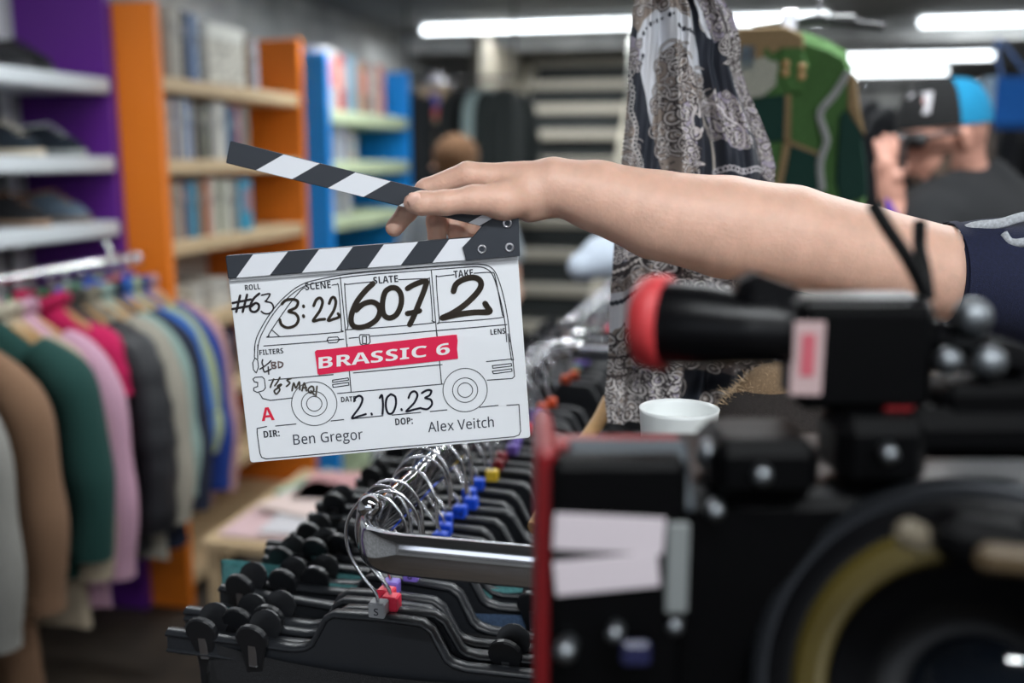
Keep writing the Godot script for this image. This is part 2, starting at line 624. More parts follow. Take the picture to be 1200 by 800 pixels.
func build_shelves() -> void:
	# purple shoe unit
	var o := thing("shoe_shelf", "purple sided unit with grey shelves holding shoes, above the coats", "shelf unit", Vector3(-2.2, 0, -2.2))
	bookcase_frame(o, -2.41, -2.05, -1.35, -2.998, 2.3, M.purple, 0.04)
	for y in [1.395, 1.605, 1.855]:
		var st := start(false)
		cbox(st, Vector3(-2.22, y - 0.024, -2.17), Vector3(0.36, 0.048, 1.56), 0.006)
		wpart(o, "shelf_board", done(st), M.shelf_grey)
	for z in [-2.88, -1.9]:
		var st := start(false)
		cbox(st, Vector3(-2.392, 1.2, z), Vector3(0.02, 2.2, 0.035), 0.002)
		wpart(o, "slotted_post", done(st), M.white_paint)
		st = start(false)
		cbox(st, Vector3(-2.396, 1.2, z + 0.04), Vector3(0.012, 2.2, 0.022), 0.001)
		wpart(o, "slot_strip", done(st), M.dark)
	shoe("slip_on_shoe", "black flat shoe on the top grey shelf at the left edge", Vector3(-2.2, 1.855, -2.6), rgb(22, 22, 26), rgb(40, 40, 44), rgb(30, 30, 30), 4.0)
	shoe("slip_on_shoe", "black flat shoe behind its pair on the top grey shelf", Vector3(-2.22, 1.855, -2.74), rgb(22, 22, 26), rgb(40, 40, 44), rgb(30, 30, 30), -4.0)
	shoe("deck_shoe", "navy deck shoe with pale toe cap on the middle grey shelf", Vector3(-2.2, 1.605, -2.82), rgb(20, 32, 46), rgb(150, 154, 152), rgb(200, 205, 208), 3.0)
	shoe("deck_shoe", "beige soled shoe on the middle grey shelf, cut by the left frame edge", Vector3(-2.19, 1.605, -2.62), rgb(24, 36, 48), rgb(196, 184, 164), rgb(200, 190, 170), -2.0)
	shoe("suede_shoe", "blue grey suede shoe with tan lining on the lowest grey shelf", Vector3(-2.2, 1.395, -2.82), rgb(104, 122, 140), rgb(120, 106, 96), rgb(150, 104, 58), 4.0)
	shoe("leather_shoe", "dark shoe with brown sole beside the blue grey suede shoe", Vector3(-2.2, 1.395, -2.63), rgb(30, 30, 34), rgb(150, 124, 104), rgb(120, 80, 50), 0.0)
	# orange bookcase
	o = thing("orange_bookcase", "orange bookcase with pine shelves full of books", "bookcase", Vector3(-2.1, 0, -3.57))
	bookcase_frame(o, -2.4, -1.9, -3.003, -4.12, 2.1, M.orange, 0.035)
	var pine_y := [1.868, 1.595, 1.317, 1.03, 0.75, 0.45, 0.12]
	for y in pine_y:
		for e in 2:
			var st := start(false)
			cbox(st, Vector3(-2.15, y - 0.025, -3.30 - 0.545 * e), Vector3(0.48, 0.05, 0.54), 0.004)
			wpart(o, "shelf_board", done(st), M.pine)
	var spines_a := [[0.05, 0.24, 178, 170, 158, "beige"], [0.04, 0.24, 190, 184, 170, "cream"], [0.05, 0.235, 18, 24, 48, "black and navy"], [0.05, 0.23, 120, 146, 186, "pale blue"]]
	book_row(spines_a, -1.93, 1.868, -3.13, "top orange case shelf")
	var box := thing("spotted_box", "white lidded box with dark speckles on the top pine shelf", "box", Vector3(-2.02, 1.868, -3.5))
	part(box, "body", boxm(Vector3(0.2, 0.17, 0.27), 0.004), grained(mat(rgb(214, 210, 198), 0.8), speckle_tex(), 5.0), Vector3(0, 0.085, 0))
	part(box, "lid", boxm(Vector3(0.206, 0.06, 0.276), 0.006), mat(rgb(222, 222, 214), 0.7), Vector3(0, 0.185, 0))
	book_row([[0.035, 0.2, 150, 120, 96, "brown"], [0.06, 0.19, 170, 178, 196, "grey blue pictured"]], -1.93, 1.868, -3.69, "right of the speckled box")
	var spines_b := [[0.022, 0.2, 214, 206, 192, "cream"], [0.03, 0.205, 70, 76, 130, "violet blue"], [0.026, 0.2, 190, 170, 146, "tan"], [0.03, 0.21, 190, 196, 204, "grey white"], [0.036, 0.205, 58, 104, 168, "blue"], [0.03, 0.2, 206, 200, 186, "ivory"], [0.04, 0.2, 60, 54, 52, "dark brown"], [0.04, 0.19, 150, 152, 130, "olive"], [0.036, 0.2, 66, 60, 70, "charcoal"], [0.05, 0.205, 220, 218, 210, "white"], [0.04, 0.21, 206, 204, 200, "pale grey"], [0.036, 0.205, 34, 96, 140, "deep blue"], [0.03, 0.2, 84, 110, 140, "slate"], [0.034, 0.205, 198, 70, 56, "red"], [0.03, 0.2, 120, 146, 166, "light blue"], [0.026, 0.2, 160, 156, 140, "khaki"]]
	book_row(spines_b, -1.94, 1.595, -3.12, "second orange case shelf")
	var spines_c := [[0.03, 0.2, 170, 160, 146, "beige"], [0.03, 0.2, 196, 186, 172, "cream"], [0.036, 0.205, 116, 36, 34, "dark red"], [0.05, 0.2, 84, 150, 182, "sky blue"], [0.03, 0.19, 70, 80, 78, "dark green"], [0.034, 0.2, 176, 150, 122, "tan"], [0.03, 0.205, 190, 120, 96, "salmon"], [0.055, 0.21, 222, 218, 206, "white"], [0.03, 0.2, 126, 130, 92, "olive"], [0.055, 0.205, 214, 214, 200, "ivory"], [0.03, 0.2, 110, 104, 96, "grey brown"], [0.04, 0.205, 172, 166, 156, "stone"], [0.1, 0.2, 60, 160, 196, "turquoise pictured"]]
	book_row(spines_c, -1.94, 1.317, -3.12, "third orange case shelf")
	var spines_d := [[0.05, 0.12, 210, 200, 180, "cream"], [0.06, 0.1, 190, 178, 158, "buff"], [0.08, 0.11, 224, 220, 210, "white"], [0.06, 0.1, 196, 190, 180, "grey"], [0.07, 0.12, 226, 222, 212, "ivory"], [0.08, 0.11, 216, 212, 204, "pale"]]
	book_row(spines_d, -1.96, 1.03, -3.14, "fourth orange case shelf")
	var spines_e := [[0.04, 0.2, 150, 60, 48, "brick red"], [0.06, 0.2, 120, 90, 66, "brown"], [0.05, 0.21, 200, 90, 54, "orange red"], [0.05, 0.2, 90, 66, 60, "dark brown"], [0.06, 0.2, 210, 206, 200, "white"], [0.05, 0.2, 130, 100, 80, "tan brown"], [0.06, 0.2, 60, 56, 80, "purple grey"]]
	book_row(spines_e, -1.95, 0.75, -3.14, "fifth orange case shelf")
	var spines_f := [[0.06, 0.2, 96, 60, 110, "plum"], [0.06, 0.22, 226, 222, 214, "white"], [0.06, 0.2, 210, 190, 150, "buff"], [0.06, 0.2, 140, 130, 124, "grey"]]
	book_row(spines_f, -1.95, 0.45, -3.14, "sixth orange case shelf")
	# blue bookcase
	o = thing("blue_bookcase", "bright blue bookcase with pale green shelf edges", "bookcase", Vector3(-2.1, 0, -4.7))
	bookcase_frame(o, -2.4, -1.8, -4.13, -5.24, 2.05, M.blue, 0.04)
	for y in [1.81, 1.585, 1.337, 1.08, 0.8, 0.5, 0.12]:
		var st := start(false)
		cbox(st, Vector3(-2.1, y - 0.03, -4.685), Vector3(0.6, 0.06, 1.03), 0.006)
		wpart(o, "shelf_board", done(st), M.green_shelf)
	var spines_g := [[0.13, 0.27, 214, 214, 216, "white and red pictured"], [0.12, 0.25, 206, 96, 84, "red pictured"], [0.14, 0.26, 120, 170, 196, "light blue"], [0.1, 0.24, 176, 140, 116, "brown"], [0.1, 0.25, 140, 110, 106, "mauve"], [0.08, 0.24, 222, 214, 208, "white"], [0.06, 0.25, 200, 120, 100, "salmon"]]
	book_row(spines_g, -1.83, 1.81, -4.2, "top blue case shelf")
	var spines_h := [[0.05, 0.19, 70, 72, 80, "charcoal"], [0.05, 0.19, 60, 62, 70, "black"], [0.06, 0.18, 176, 184, 196, "pale blue"], [0.08, 0.18, 188, 192, 206, "lilac grey"], [0.05, 0.19, 80, 76, 84, "dark grey"], [0.1, 0.13, 190, 182, 168, "cream leaning"]]
	book_row(spines_h, -1.84, 1.585, -4.2, "second blue case shelf")
	var spines_i := [[0.06, 0.19, 150, 156, 160, "grey"], [0.08, 0.2, 206, 206, 204, "white"], [0.06, 0.19, 120, 130, 140, "slate"], [0.08, 0.18, 196, 196, 196, "pale grey"]]
	book_row(spines_i, -1.84, 1.337, -4.2, "third blue case shelf")

func speckle_tex() -> ImageTexture:
	var im := Image.create(256, 256, false, Image.FORMAT_RGB8)
	im.fill(Color.WHITE)
	var r := RandomNumberGenerator.new()
	r.seed = 5
	for i in 260:
		var c := Vector2(r.randf_range(0, 256), r.randf_range(0, 256))
		var rad := r.randf_range(3.0, 6.5)
		for y in range(-7, 8):
			for x in range(-7, 8):
				if x * x + y * y < rad * rad:
					im.set_pixel(posmod(int(c.x) + x, 256), posmod(int(c.y) + y, 256), Color(0.3, 0.29, 0.27))
	return ImageTexture.create_from_image(im)

# a row of upright books, spines towards +x, from z going away
func book_row(rowdef: Array, front: float, y: float, z: float, where: String) -> void:
	var seen := {}
	for i in rowdef.size():
		var b: Array = rowdef[i]
		var t: float = b[0]
		var h: float = b[1]
		var d := 0.14 + 0.01 * (i % 4)
		var name_color: String = b[5]
		var o := thing("book", "%s book, %s from the near end, %s" % [name_color, nth(i), where], "book", Vector3(front - d / 2 - 0.006 * (i % 3), y, z - t / 2), "books " + where)
		var st := start()
		# cover: two boards and a rounded spine
		var ring := []
		for yy in [0.0, h]:
			var r := PackedVector3Array()
			for p in [[-d / 2, -t / 2], [d / 2 - 0.006, -t / 2], [d / 2 - 0.001, -t / 2 * 0.72], [d / 2 + 0.002, 0.0], [d / 2 - 0.001, t / 2 * 0.72], [d / 2 - 0.006, t / 2], [-d / 2, t / 2], [-d / 2, t / 2 - 0.0025], [d / 2 - 0.008, t / 2 - 0.0025], [d / 2 - 0.008, -t / 2 + 0.0025], [-d / 2, -t / 2 + 0.0025]]:
				r.append(Vector3(p[0], yy, p[1]))
			ring.append(r)
		loft(st, ring, false, false)
		var cm := mat(rgb(b[2], b[3], b[4]), 0.5)
		grained(cm, M.mottle, 8.0)
		part(o, "cover", done(st), cm)
		st = start(false)
		cbox(st, Vector3(-0.006, h / 2, 0), Vector3(d - 0.012, h - 0.008, t - 0.005), 0.001)
		part(o, "pages", done(st), M.paper)
		if t > 0.09:
			var pic := start(false)
			cbox(pic, Vector3(d / 2 + 0.0015, h * 0.6, 0), Vector3(0.002, h * 0.45, t * 0.6), 0.0)
			part(o, "cover_picture", done(pic), mat(rgb(b[2], b[3], b[4]).lerp([rgb(206, 90, 80), rgb(214, 206, 196), rgb(120, 150, 170)][i % 3], 0.6), 0.5))
		else:
			var band := start(false)
			cbox(band, Vector3(d / 2 + 0.0012, h * (0.72 - 0.1 * (i % 2)), 0), Vector3(0.002, h * 0.16, t * 0.6), 0.0)
			part(o, "spine_band", done(band), mat(rgb(b[2], b[3], b[4]).lerp(rgb(60, 60, 64) if b[3] > 120 else rgb(214, 210, 200), 0.45), 0.5))
		z -= t + 0.002

# shoe with its toe towards +x
func shoe(called: String, label: String, at: Vector3, upper: Color, sole: Color, lining: Color, turn: float) -> void:
	var o := thing(called, label, "shoe", at, "shoes on the grey shelves")
	o.rotation_degrees.y = turn
	var L := 0.27
	var st := start()
	var rings := []
	for i in 15:
		var t := i / 14.0
		var x := -L / 2 + L * t
		var w := 0.012 + 0.036 * pow(sin(PI * clampf(0.06 + t * 0.9, 0, 1)), 0.5) * (0.82 + 0.25 * t)
		if i == 0 or i == 14:
			w *= 0.6
		var r := PackedVector3Array()
		for k in 16:
			var a := TAU * k / 16
			r.append(Vector3(x, 0.011 + 0.011 * signf(sin(a)) * pow(absf(sin(a)), 0.4), w * 1.05 * cos(a)))
		rings.append(r)
	loft(st, rings)
	part(o, "sole", done(st), mat(sole, 0.7))
	st = start()
	rings = []
	for i in 17:
		var t := i / 16.0
		var x := -L / 2 + 0.004 + (L - 0.008) * t
		var w := 0.01 + 0.036 * pow(sin(PI * clampf(0.07 + t * 0.88, 0, 1)), 0.55) * (0.8 + 0.22 * t)
		var hh := 0.07 if t < 0.12 else lerpf(0.07, 0.088, clampf((t - 0.12) / 0.3, 0, 1)) if t < 0.42 else lerpf(0.088, 0.04, clampf((t - 0.42) / 0.48, 0, 1))
		if t > 0.9:
			hh = lerpf(0.04, 0.018, (t - 0.9) / 0.1)
			w *= lerpf(1.0, 0.55, (t - 0.9) / 0.1)
		if i == 0:
			hh *= 0.8
		var r := PackedVector3Array()
		for k in 18:
			var a := PI * k / 17.0
			r.append(Vector3(x, 0.016 + hh * pow(sin(a), 0.6), w * cos(a) * (1.0 - 0.25 * sin(a))))
		rings.append(r)
	loft(st, rings)
	part(o, "upper", done(st), cloth(upper, 12.0))
	st = start()
	var op := []
	for k in 21:
		var a := TAU * k / 20
		op.append(Vector3(-0.062 + 0.062 * cos(a), 0.094 + 0.008 * cos(a) - 0.004, 0.026 * sin(a)))
	tube(st, op, 0.005, 6, 1.0, false)
	part(o, "collar", done(st), mat(lining, 0.8))
	st = start()
	lathe(st, [Vector2(0.0, 0.0), Vector2(1.0, 0.0)], 20, Transform3D(Basis(Vector3(0.06, 0.008, 0), Vector3(0, 0.02, 0), Vector3(0, 0, 0.024)), Vector3(-0.062, 0.092, 0)))
	part(o, "insole", done(st), mat(lining.darkened(0.3), 0.8))
	st = start()
	for k in 4:
		var x := 0.012 + 0.02 * k
		tube(st, [Vector3(x, 0.099 - 0.012 * k, -0.02), Vector3(x, 0.106 - 0.0125 * k, 0), Vector3(x, 0.099 - 0.012 * k, 0.02)], 0.0025, 5)
	part(o, "laces", done(st), mat(lining, 0.8))


# ---------- coats on the left rail ----------
func build_left_clothes() -> void:
	var o := thing("clothes_rail", "chrome clothes rail of coats fixed under the purple shoe shelves", "clothes rail", Vector3(-1.95, 1.28, -2.1))
	part(o, "rail", tubem([Vector3(0, 0, 0.85), Vector3(0, 0, -0.8)], 0.0125, 14), M.chrome)
	for z in [-0.79, 0.7]:
		part(o, "bracket", tubem([Vector3(0, 0, z), Vector3(-0.08, 0.0, z), Vector3(-0.11, 0.05, z)], 0.009, 8), M.chrome)
		part(o, "end_cap", lathem([Vector2(0, -0.012), Vector2(0.018, -0.01), Vector2(0.02, 0), Vector2(0.018, 0.01), Vector2(0, 0.012)], 14, Transform3D(Basis(Vector3.RIGHT, PI / 2), Vector3(0, 0, z))), M.steel)
	var g := "coats and jackets on the left rail"
	var red := rgb(190, 28, 40)
	var blu := rgb(30, 70, 200)
	var grn := rgb(30, 120, 80)
	# called, label, z, colour, shoulder, length, sleeve, thickness, style, collar colour, cube colour
	var list := [
		["grey_coat", "pale grey wool coat at the left frame edge", -1.84, rgb(150, 148, 142), 0.235, 0.98, 0.7, 0.06, "plain", rgb(140, 138, 134), grn],
		["camel_coat", "camel tweed coat in front of the green jacket", -2.0, rgb(140, 106, 80), 0.235, 1.0, 0.68, 0.06, "plain", rgb(146, 112, 86), red],
		["green_jacket", "dark green corduroy jacket with cream fleece collar", -2.185, rgb(12, 66, 60), 0.24, 0.68, 0.62, 0.075, "plain", rgb(206, 198, 176), red],
		["beige_jacket", "beige jacket hem showing below the green sleeve", -2.235, rgb(190, 174, 150), 0.205, 0.86, 0.7, 0.05, "plain", rgb(200, 188, 168), grn],
		["lilac_coat", "lilac pink wool coat beside the green jacket", -2.295, rgb(206, 160, 182), 0.23, 0.84, 0.72, 0.05, "plain", rgb(206, 160, 182), grn],
		["magenta_top", "short magenta pink top on the left rail", -2.43, rgb(206, 14, 90), 0.17, 0.42, 0.2, 0.055, "short", rgb(190, 10, 80), grn],
		["black_puffer", "black quilted puffer jacket with fur trim", -2.5, rgb(26, 28, 34), 0.225, 0.74, 0.66, 0.07, "puffer", rgb(60, 58, 52), blu],
		["grey_parka", "light grey parka with ragged fur hood trim", -2.575, rgb(168, 162, 148), 0.235, 0.8, 0.66, 0.06, "plain", rgb(130, 124, 108), grn],
		["mint_cardigan", "pale mint cardigan squeezed behind the grey parka", -2.635, rgb(150, 176, 168), 0.23, 0.66, 0.6, 0.035, "plain", rgb(150, 176, 168), blu],
		["navy_coat", "dark navy coat between the parka and blue jacket", -2.685, rgb(26, 34, 58), 0.235, 0.8, 0.66, 0.05, "plain", rgb(26, 34, 58), blu],
		["blue_cardigan", "bright blue cardigan shoulder on the left rail", -2.735, rgb(34, 104, 196), 0.225, 0.6, 0.5, 0.04, "plain", rgb(34, 104, 196), red],
		["green_shirt", "pale lime green shirt between two blue garments", -2.78, rgb(178, 192, 142), 0.225, 0.6, 0.5, 0.035, "plain", rgb(178, 192, 142), red],
		["royal_blue_jacket", "royal blue jacket near the far end of the left rail", -2.825, rgb(22, 60, 150), 0.23, 0.72, 0.64, 0.045, "plain", rgb(22, 60, 150), blu],
		["pink_cardigan", "dusty pink cardigan hanging last on the left rail", -2.87, rgb(206, 158, 156), 0.23, 0.72, 0.66, 0.04, "plain", rgb(206, 158, 156), blu],
	]
	for i in list.size():
		var c: Array = list[i]
		coat(c[0], c[1], c[2], c[3], c[4], c[5], c[6], c[7], c[8], c[9], i, g)
		wooden_hanger("wooden hanger inside the " + String(c[0]).replace("_", " "), Vector3(-1.95, 1.28, c[2]), c[10], 90.0 * 0.0 + 2.0 * ((i * 7) % 5 - 2))
	fur_tufts(get_node("grey_parka"), rgb(126, 116, 98), 900, 31)
	fur_tufts(get_node("black_puffer"), rgb(70, 66, 58), 500, 32)

func hook_points() -> Array:
	return curve3([Vector3(0.03, -0.024, 0), Vector3(0.022, 0.004, 0), Vector3(0, 0.017, 0), Vector3(-0.021, 0.006, 0), Vector3(-0.026, -0.02, 0), Vector3(-0.012, -0.042, 0), Vector3(0, -0.055, 0), Vector3(0, -0.085, 0)], 4)

func wooden_hanger(label: String, at: Vector3, cube: Color, turn: float) -> void:
	var o := thing("wooden_hanger", label, "hanger", at, "wooden hangers on the left rail")
	o.rotation_degrees.y = turn
	if not M.has("wh_hook"):
		M.wh_hook = tubem(hook_points(), 0.002, 6)
		var st := start()
		var pts := []
		for i in 15:
			var t := (i - 7) / 7.0
			pts.append(Vector3(0.2 * t, -0.094 - 0.078 * t * t - 0.02 * absf(t), 0.012 * t * t))
		var rr := []
		for i in 15:
			rr.append(0.013 + 0.004 * absf(i - 7) / 7.0)
		tube(st, pts, rr, 10, 0.55)
		M.wh_arm = done(st)
		M.cube = boxm(Vector3(0.017, 0.016, 0.015), 0.0015)
	part(o, "hook", M.wh_hook, M.wire)
	part(o, "arms", M.wh_arm, M.hanger_wood)
	part(o, "size_cube", M.cube, mat(cube, 0.4), Vector3(0, -0.058, 0))

func coat(called: String, label: String, z: float, color: Color, sw: float, length: float, sl: float, thick: float, style: String, collar: Color, seed: int, group: String) -> void:
	var o := thing(called, label, "coat" if "coat" in called else "jacket" if "jacket" in called or "puffer" in called or "parka" in called else "top", Vector3(-1.95, 1.19, z), group)
	var m := cloth(color, 26.0, 0.6)
	if style == "puffer":
		m.roughness = 0.45
	var ph := seed * 1.7
	var st := start()
	var rings := []
	var hem := sw + 0.02
	var ys := [0.012, 0.0, -0.024, -0.054, -0.088, -0.118, -0.14]
	var ws := [0.045, 0.065, 0.1, 0.145, sw * 0.83, sw * 0.92, sw * 0.9]
	var ds := [0.03, 0.04, 0.046, 0.046, thick * 0.8, thick * 0.9, thick]
	var n := 16
	for i in n:
		ys.append(lerpf(-0.16, -length, float(i) / (n - 1)))
		ws.append(lerpf(sw * 0.88, hem, float(i) / (n - 1)))
		ds.append(thick * (1.0 + 0.15 * sin(i * 0.7 + ph)))
	for i in ys.size():
		var r := PackedVector3Array()
		var down := clampf(-ys[i] / length, 0, 1)
		for k in 36:
			var a := TAU * k / 36
			var fold := 0.13 * down * sin(a * 7.0 + ph + 1.3 * sin(ys[i] * 5.0)) + 0.06 * sin(a * 3.0 + ys[i] * 9.0 + ph)
			var puff := 0.0
			if style == "puffer":
				puff = 0.22 * absf(sin(ys[i] * PI / 0.095))
			r.append(Vector3(ws[i] * signf(cos(a)) * pow(absf(cos(a)), 0.75), ys[i] + 0.012 * sin(a * 2.0 + ph) * down, ds[i] * sin(a) * (1.0 + fold + puff)))
		rings.append(r)
	loft(st, rings, true, false)
	part(o, "body", done(st), m)
	for s in [-1.0, 1.0]:
		st = start()
		var pts := curve3([Vector3(s * (sw - 0.075), -0.092, 0), Vector3(s * (sw - 0.005), -0.14, 0.0), Vector3(s * (sw + 0.04), -0.23, 0.004), Vector3(s * (sw + 0.062), -0.38, 0.012), Vector3(s * (sw + 0.075), -0.5 * (sl + 0.34), 0.02), Vector3(s * (sw + 0.06), -sl, 0.026)] if style != "short" else [Vector3(s * (sw - 0.07), -0.09, 0), Vector3(s * (sw + 0.01), -0.13, 0), Vector3(s * (sw + 0.03), -0.19, 0), Vector3(s * (sw + 0.045), -sl - 0.06, 0)], 4)
		var rr := []
		for i in pts.size():
			var t := float(i) / (pts.size() - 1)
			var r := lerpf(0.055, 0.074, minf(t * 4.0, 1.0)) * lerpf(1.0, 0.74, t)
			if style == "puffer":
				r *= 0.93 + 0.16 * absf(sin(t * 22.0))
			rr.append(r * (1.0 + 0.05 * sin(t * 17.0 + ph)))
		tube(st, pts, rr, 16, clampf(thick / 0.07, 0.5, 0.95), true, Vector3(s, 0, 0))
		part(o, "sleeve", done(st), m)
		if style != "short":
			var e: Vector3 = pts[pts.size() - 1]
			st = start()
			tube(st, [e + Vector3(0, 0.035, 0), e + Vector3(0, -0.004, 0)], [0.058, 0.056], 16, clampf(thick / 0.07, 0.5, 0.95), true, Vector3(s, 0, 0))
			part(o, "cuff", done(st), m)
	# collar: a rolled band round the neck opening, dropping to the front
	st = start()
	var cp := []
	for k in 25:
		var a := TAU * k / 24
		cp.append(Vector3(0.072 * cos(a), 0.006 + 0.016 * cos(2.0 * a), 0.05 * sin(a)))
	tube(st, cp, 0.02, 10, 0.7, false, Vector3.UP)
	part(o, "collar", done(st), cloth(collar, 26.0, 0.9))
	if collar != color and style != "short":
		for s in [-1.0, 1.0]:
			st = start()
			tube(st, curve3([Vector3(s * 0.06, 0.0, 0.045), Vector3(s * 0.055, -0.1, thick + 0.018), Vector3(s * 0.02, -0.24, thick + 0.02)], 5), [0.025, 0.03, 0.033, 0.034, 0.034, 0.033, 0.03, 0.026, 0.02, 0.012, 0.004], 8, 0.35)
			part(o, "lapel", done(st), cloth(collar, 26.0, 0.9))
	# button band
	st = start()
	for k in 4:
		lathe(st, [Vector2(0, 0.004), Vector2(0.008, 0.003), Vector2(0.01, 0)], 10, Transform3D(Basis(Vector3.RIGHT, PI / 2), Vector3(0.012, -0.22 - k * (length - 0.3) / 4.0, thick * 1.12)))
	part(o, "buttons", done(st), mat(color.darkened(0.5), 0.4))

# loose strands round a hood or collar
func fur_tufts(o: Node3D, color: Color, n: int, seed: int) -> void:
	var r := RandomNumberGenerator.new()
	r.seed = seed
	var st := start(false)
	for i in n:
		var t := r.randf()
		var base := Vector3(0.05 + 0.16 * t, -0.005 - 0.12 * t * t - 0.05 * t, 0.045 + 0.02 * r.randf())
		base += Vector3(r.randfn(0, 0.02), r.randfn(0, 0.02), r.randfn(0, 0.008))
		var d := Vector3(r.randfn(0.2, 0.6), r.randfn(-0.4, 0.5), r.randf_range(0.4, 1.0)).normalized() * r.randf_range(0.02, 0.04)
		var w := d.cross(Vector3(r.randfn(), r.randfn(), r.randfn())).normalized() * 0.0016
		tri(st, base - w, base + w, base + d)
	var p := part(o, "fur_trim", done(st), mat(color, 0.9))
	p.set_meta("kind", "stuff")

# ---------- the two chrome racks of clip hangers ----------
func build_racks() -> void:
	rack("near chrome rack carrying the black clip hangers", -0.80, -1.80)
	rack("far chrome rack of black clip hangers behind the first one", -1.89, -2.95)
	# hangers of the near rack: z, cube colour, letter, turn, colour name
	var grey := rgb(150, 152, 156)
	var red := rgb(226, 52, 78)
	var pur := rgb(128, 104, 196)
	var grn := rgb(30, 140, 84)
	var blu := rgb(24, 78, 210)
	var yel := rgb(214, 178, 40)
	var dred := rgb(132, 24, 36)
	var org := rgb(222, 84, 36)
	var near := [
		[-0.866, grey, "S", 0.5, "grey"], [-0.882, red, "", 3.0, "red"], [-0.896, red, "8", -2.0, "red"], [-0.915, pur, "", 2.0, "purple"], [-0.955, pur, "8", -3.0, "purple"],
		[-1.0, grn, "", 1.0, "green"], [-1.03, blu, "14", 2.0, "blue"], [-1.055, blu, "", -3.0, "blue"], [-1.085, blu, "14", 0.0, "blue"], [-1.115, blu, "", 3.0, "blue"], [-1.15, blu, "14", -1.0, "blue"],
		[-1.18, blu, "", 2.0, "blue"], [-1.215, blu, "14", -2.0, "blue"], [-1.255, blu, "", 2.0, "blue"], [-1.3, yel, "", 0.0, "yellow"], [-1.345, dred, "6", 3.0, "dark red"], [-1.385, dred, "6", -2.0, "dark red"],
		[-1.425, pur, "", 1.0, "purple"], [-1.465, pur, "", -3.0, "purple"], [-1.51, pur, "", 2.0, "purple"], [-1.555, red, "", 0.0, "red"], [-1.6, pur, "", -2.0, "purple"], [-1.645, pur, "", 2.0, "purple"], [-1.69, org, "", -1.0, "orange"], [-1.735, org, "", 2.0, "orange"]]
	for i in near.size():
		var c: Array = near[i]
		clip_hanger("black clip hanger with %s size cube, %s from the front of the near rack" % [c[4], nth(i)], "clip hangers on the near rack", c[0], c[1], c[2], c[3], i)
	var far := [[org, "orange"], [org, "orange"], [grn, "green"], [pur, "purple"], [pur, "purple"], [blu, "blue"], [blu, "blue"], [blu, "blue"], [blu, "blue"], [yel, "yellow"], [yel, "yellow"], [grn, "green"], [red, "red"], [red, "red"], [pur, "purple"], [grey, "grey"], [grey, "grey"], [blu, "blue"], [blu, "blue"], [blu, "blue"]]
	for i in far.size():
		clip_hanger("black clip hanger with %s size cube, %s from the front of the far rack" % [far[i][1], nth(i)], "clip hangers on the far rack", -1.93 - 0.048 * i, far[i][0], "", 3.0 * sin(i * 2.3), i + 3)

func rack(label: String, z0: float, z1: float) -> void:
	var xl := -0.34
	var xr := 0.1
	var y := 1.25
	var o := thing("clothes_rack", label, "clothes rack", Vector3(-0.12, 0, (z0 + z1) / 2), "chrome clothes racks")
	var st := start()
	# rounded rectangular loop of upright flat tube
	var loop := []
	var rad := 0.05
	for q in [[xr - rad, z0 - rad, 0.0], [xl + rad, z0 - rad, 0.25], [xl + rad, z1 + rad, 0.5], [xr - rad, z1 + rad, 0.75]]:
		for i in 9:
			var a: float = TAU * (q[2] + 0.25 * i / 8.0)
			loop.append([Vector3(q[0] + rad * cos(a), y, q[1] + rad * sin(a)), Vector3(cos(a), 0, sin(a))])
	loop.append(loop[0])
	var rings := []
	for p in loop:
		var ring := PackedVector3Array()
		for s in [[0.0072, -0.013], [0.0094, -0.005], [0.0094, 0.005], [0.0072, 0.013], [0.0048, 0.0165], [0.0, 0.018], [-0.0048, 0.0165], [-0.0072, 0.013], [-0.0094, 0.005], [-0.0094, -0.005], [-0.0072, -0.013], [-0.0055, -0.0165], [0.0, -0.018], [0.0055, -0.0165]]:
			ring.append(p[0] + p[1] * s[0] + Vector3(0, s[1] * 1.12, 0))
		rings.append(ring)
	loft(st, rings, false, false)
	wpart(o, "top_rail", done(st), M.chrome)
	for z in [z0, z1]:
		wpart(o, "post", tubem([Vector3(-0.12, 0.06, z), Vector3(-0.12, y - 0.015, z)], 0.0125, 12), M.chrome)
		var f := start(false)
		cbox(f, Vector3(-0.12, 0.07, z), Vector3(0.52, 0.03, 0.04), 0.004)
		wpart(o, "foot_bar", done(f), M.chrome)
		for x in [-0.34, 0.1]:
			wpart(o, "castor", lathem([Vector2(0, -0.012), Vector2(0.026, -0.012), Vector2(0.03, -0.006), Vector2(0.03, 0.006), Vector2(0.026, 0.012), Vector2(0, 0.012)], 16, Transform3D(Basis(Vector3.BACK, PI / 2), Vector3(x, 0.03, z))), M.clip_plastic)
	wpart(o, "stretcher", tubem([Vector3(-0.12, 0.07, z0), Vector3(-0.12, 0.07, z1)], 0.0125, 10), M.chrome)
	wpart(o, "stop_knob", lathem([Vector2(0, 0.012), Vector2(0.006, 0.0105), Vector2(0.0105, 0.006), Vector2(0.012, 0), Vector2(0.0105, -0.006), Vector2(0.005, -0.011), Vector2(0.004, -0.02)], 16, Transform3D(Basis.IDENTITY, Vector3(xl + 0.006, y + 0.03, z0 - 0.035))), M.chrome)

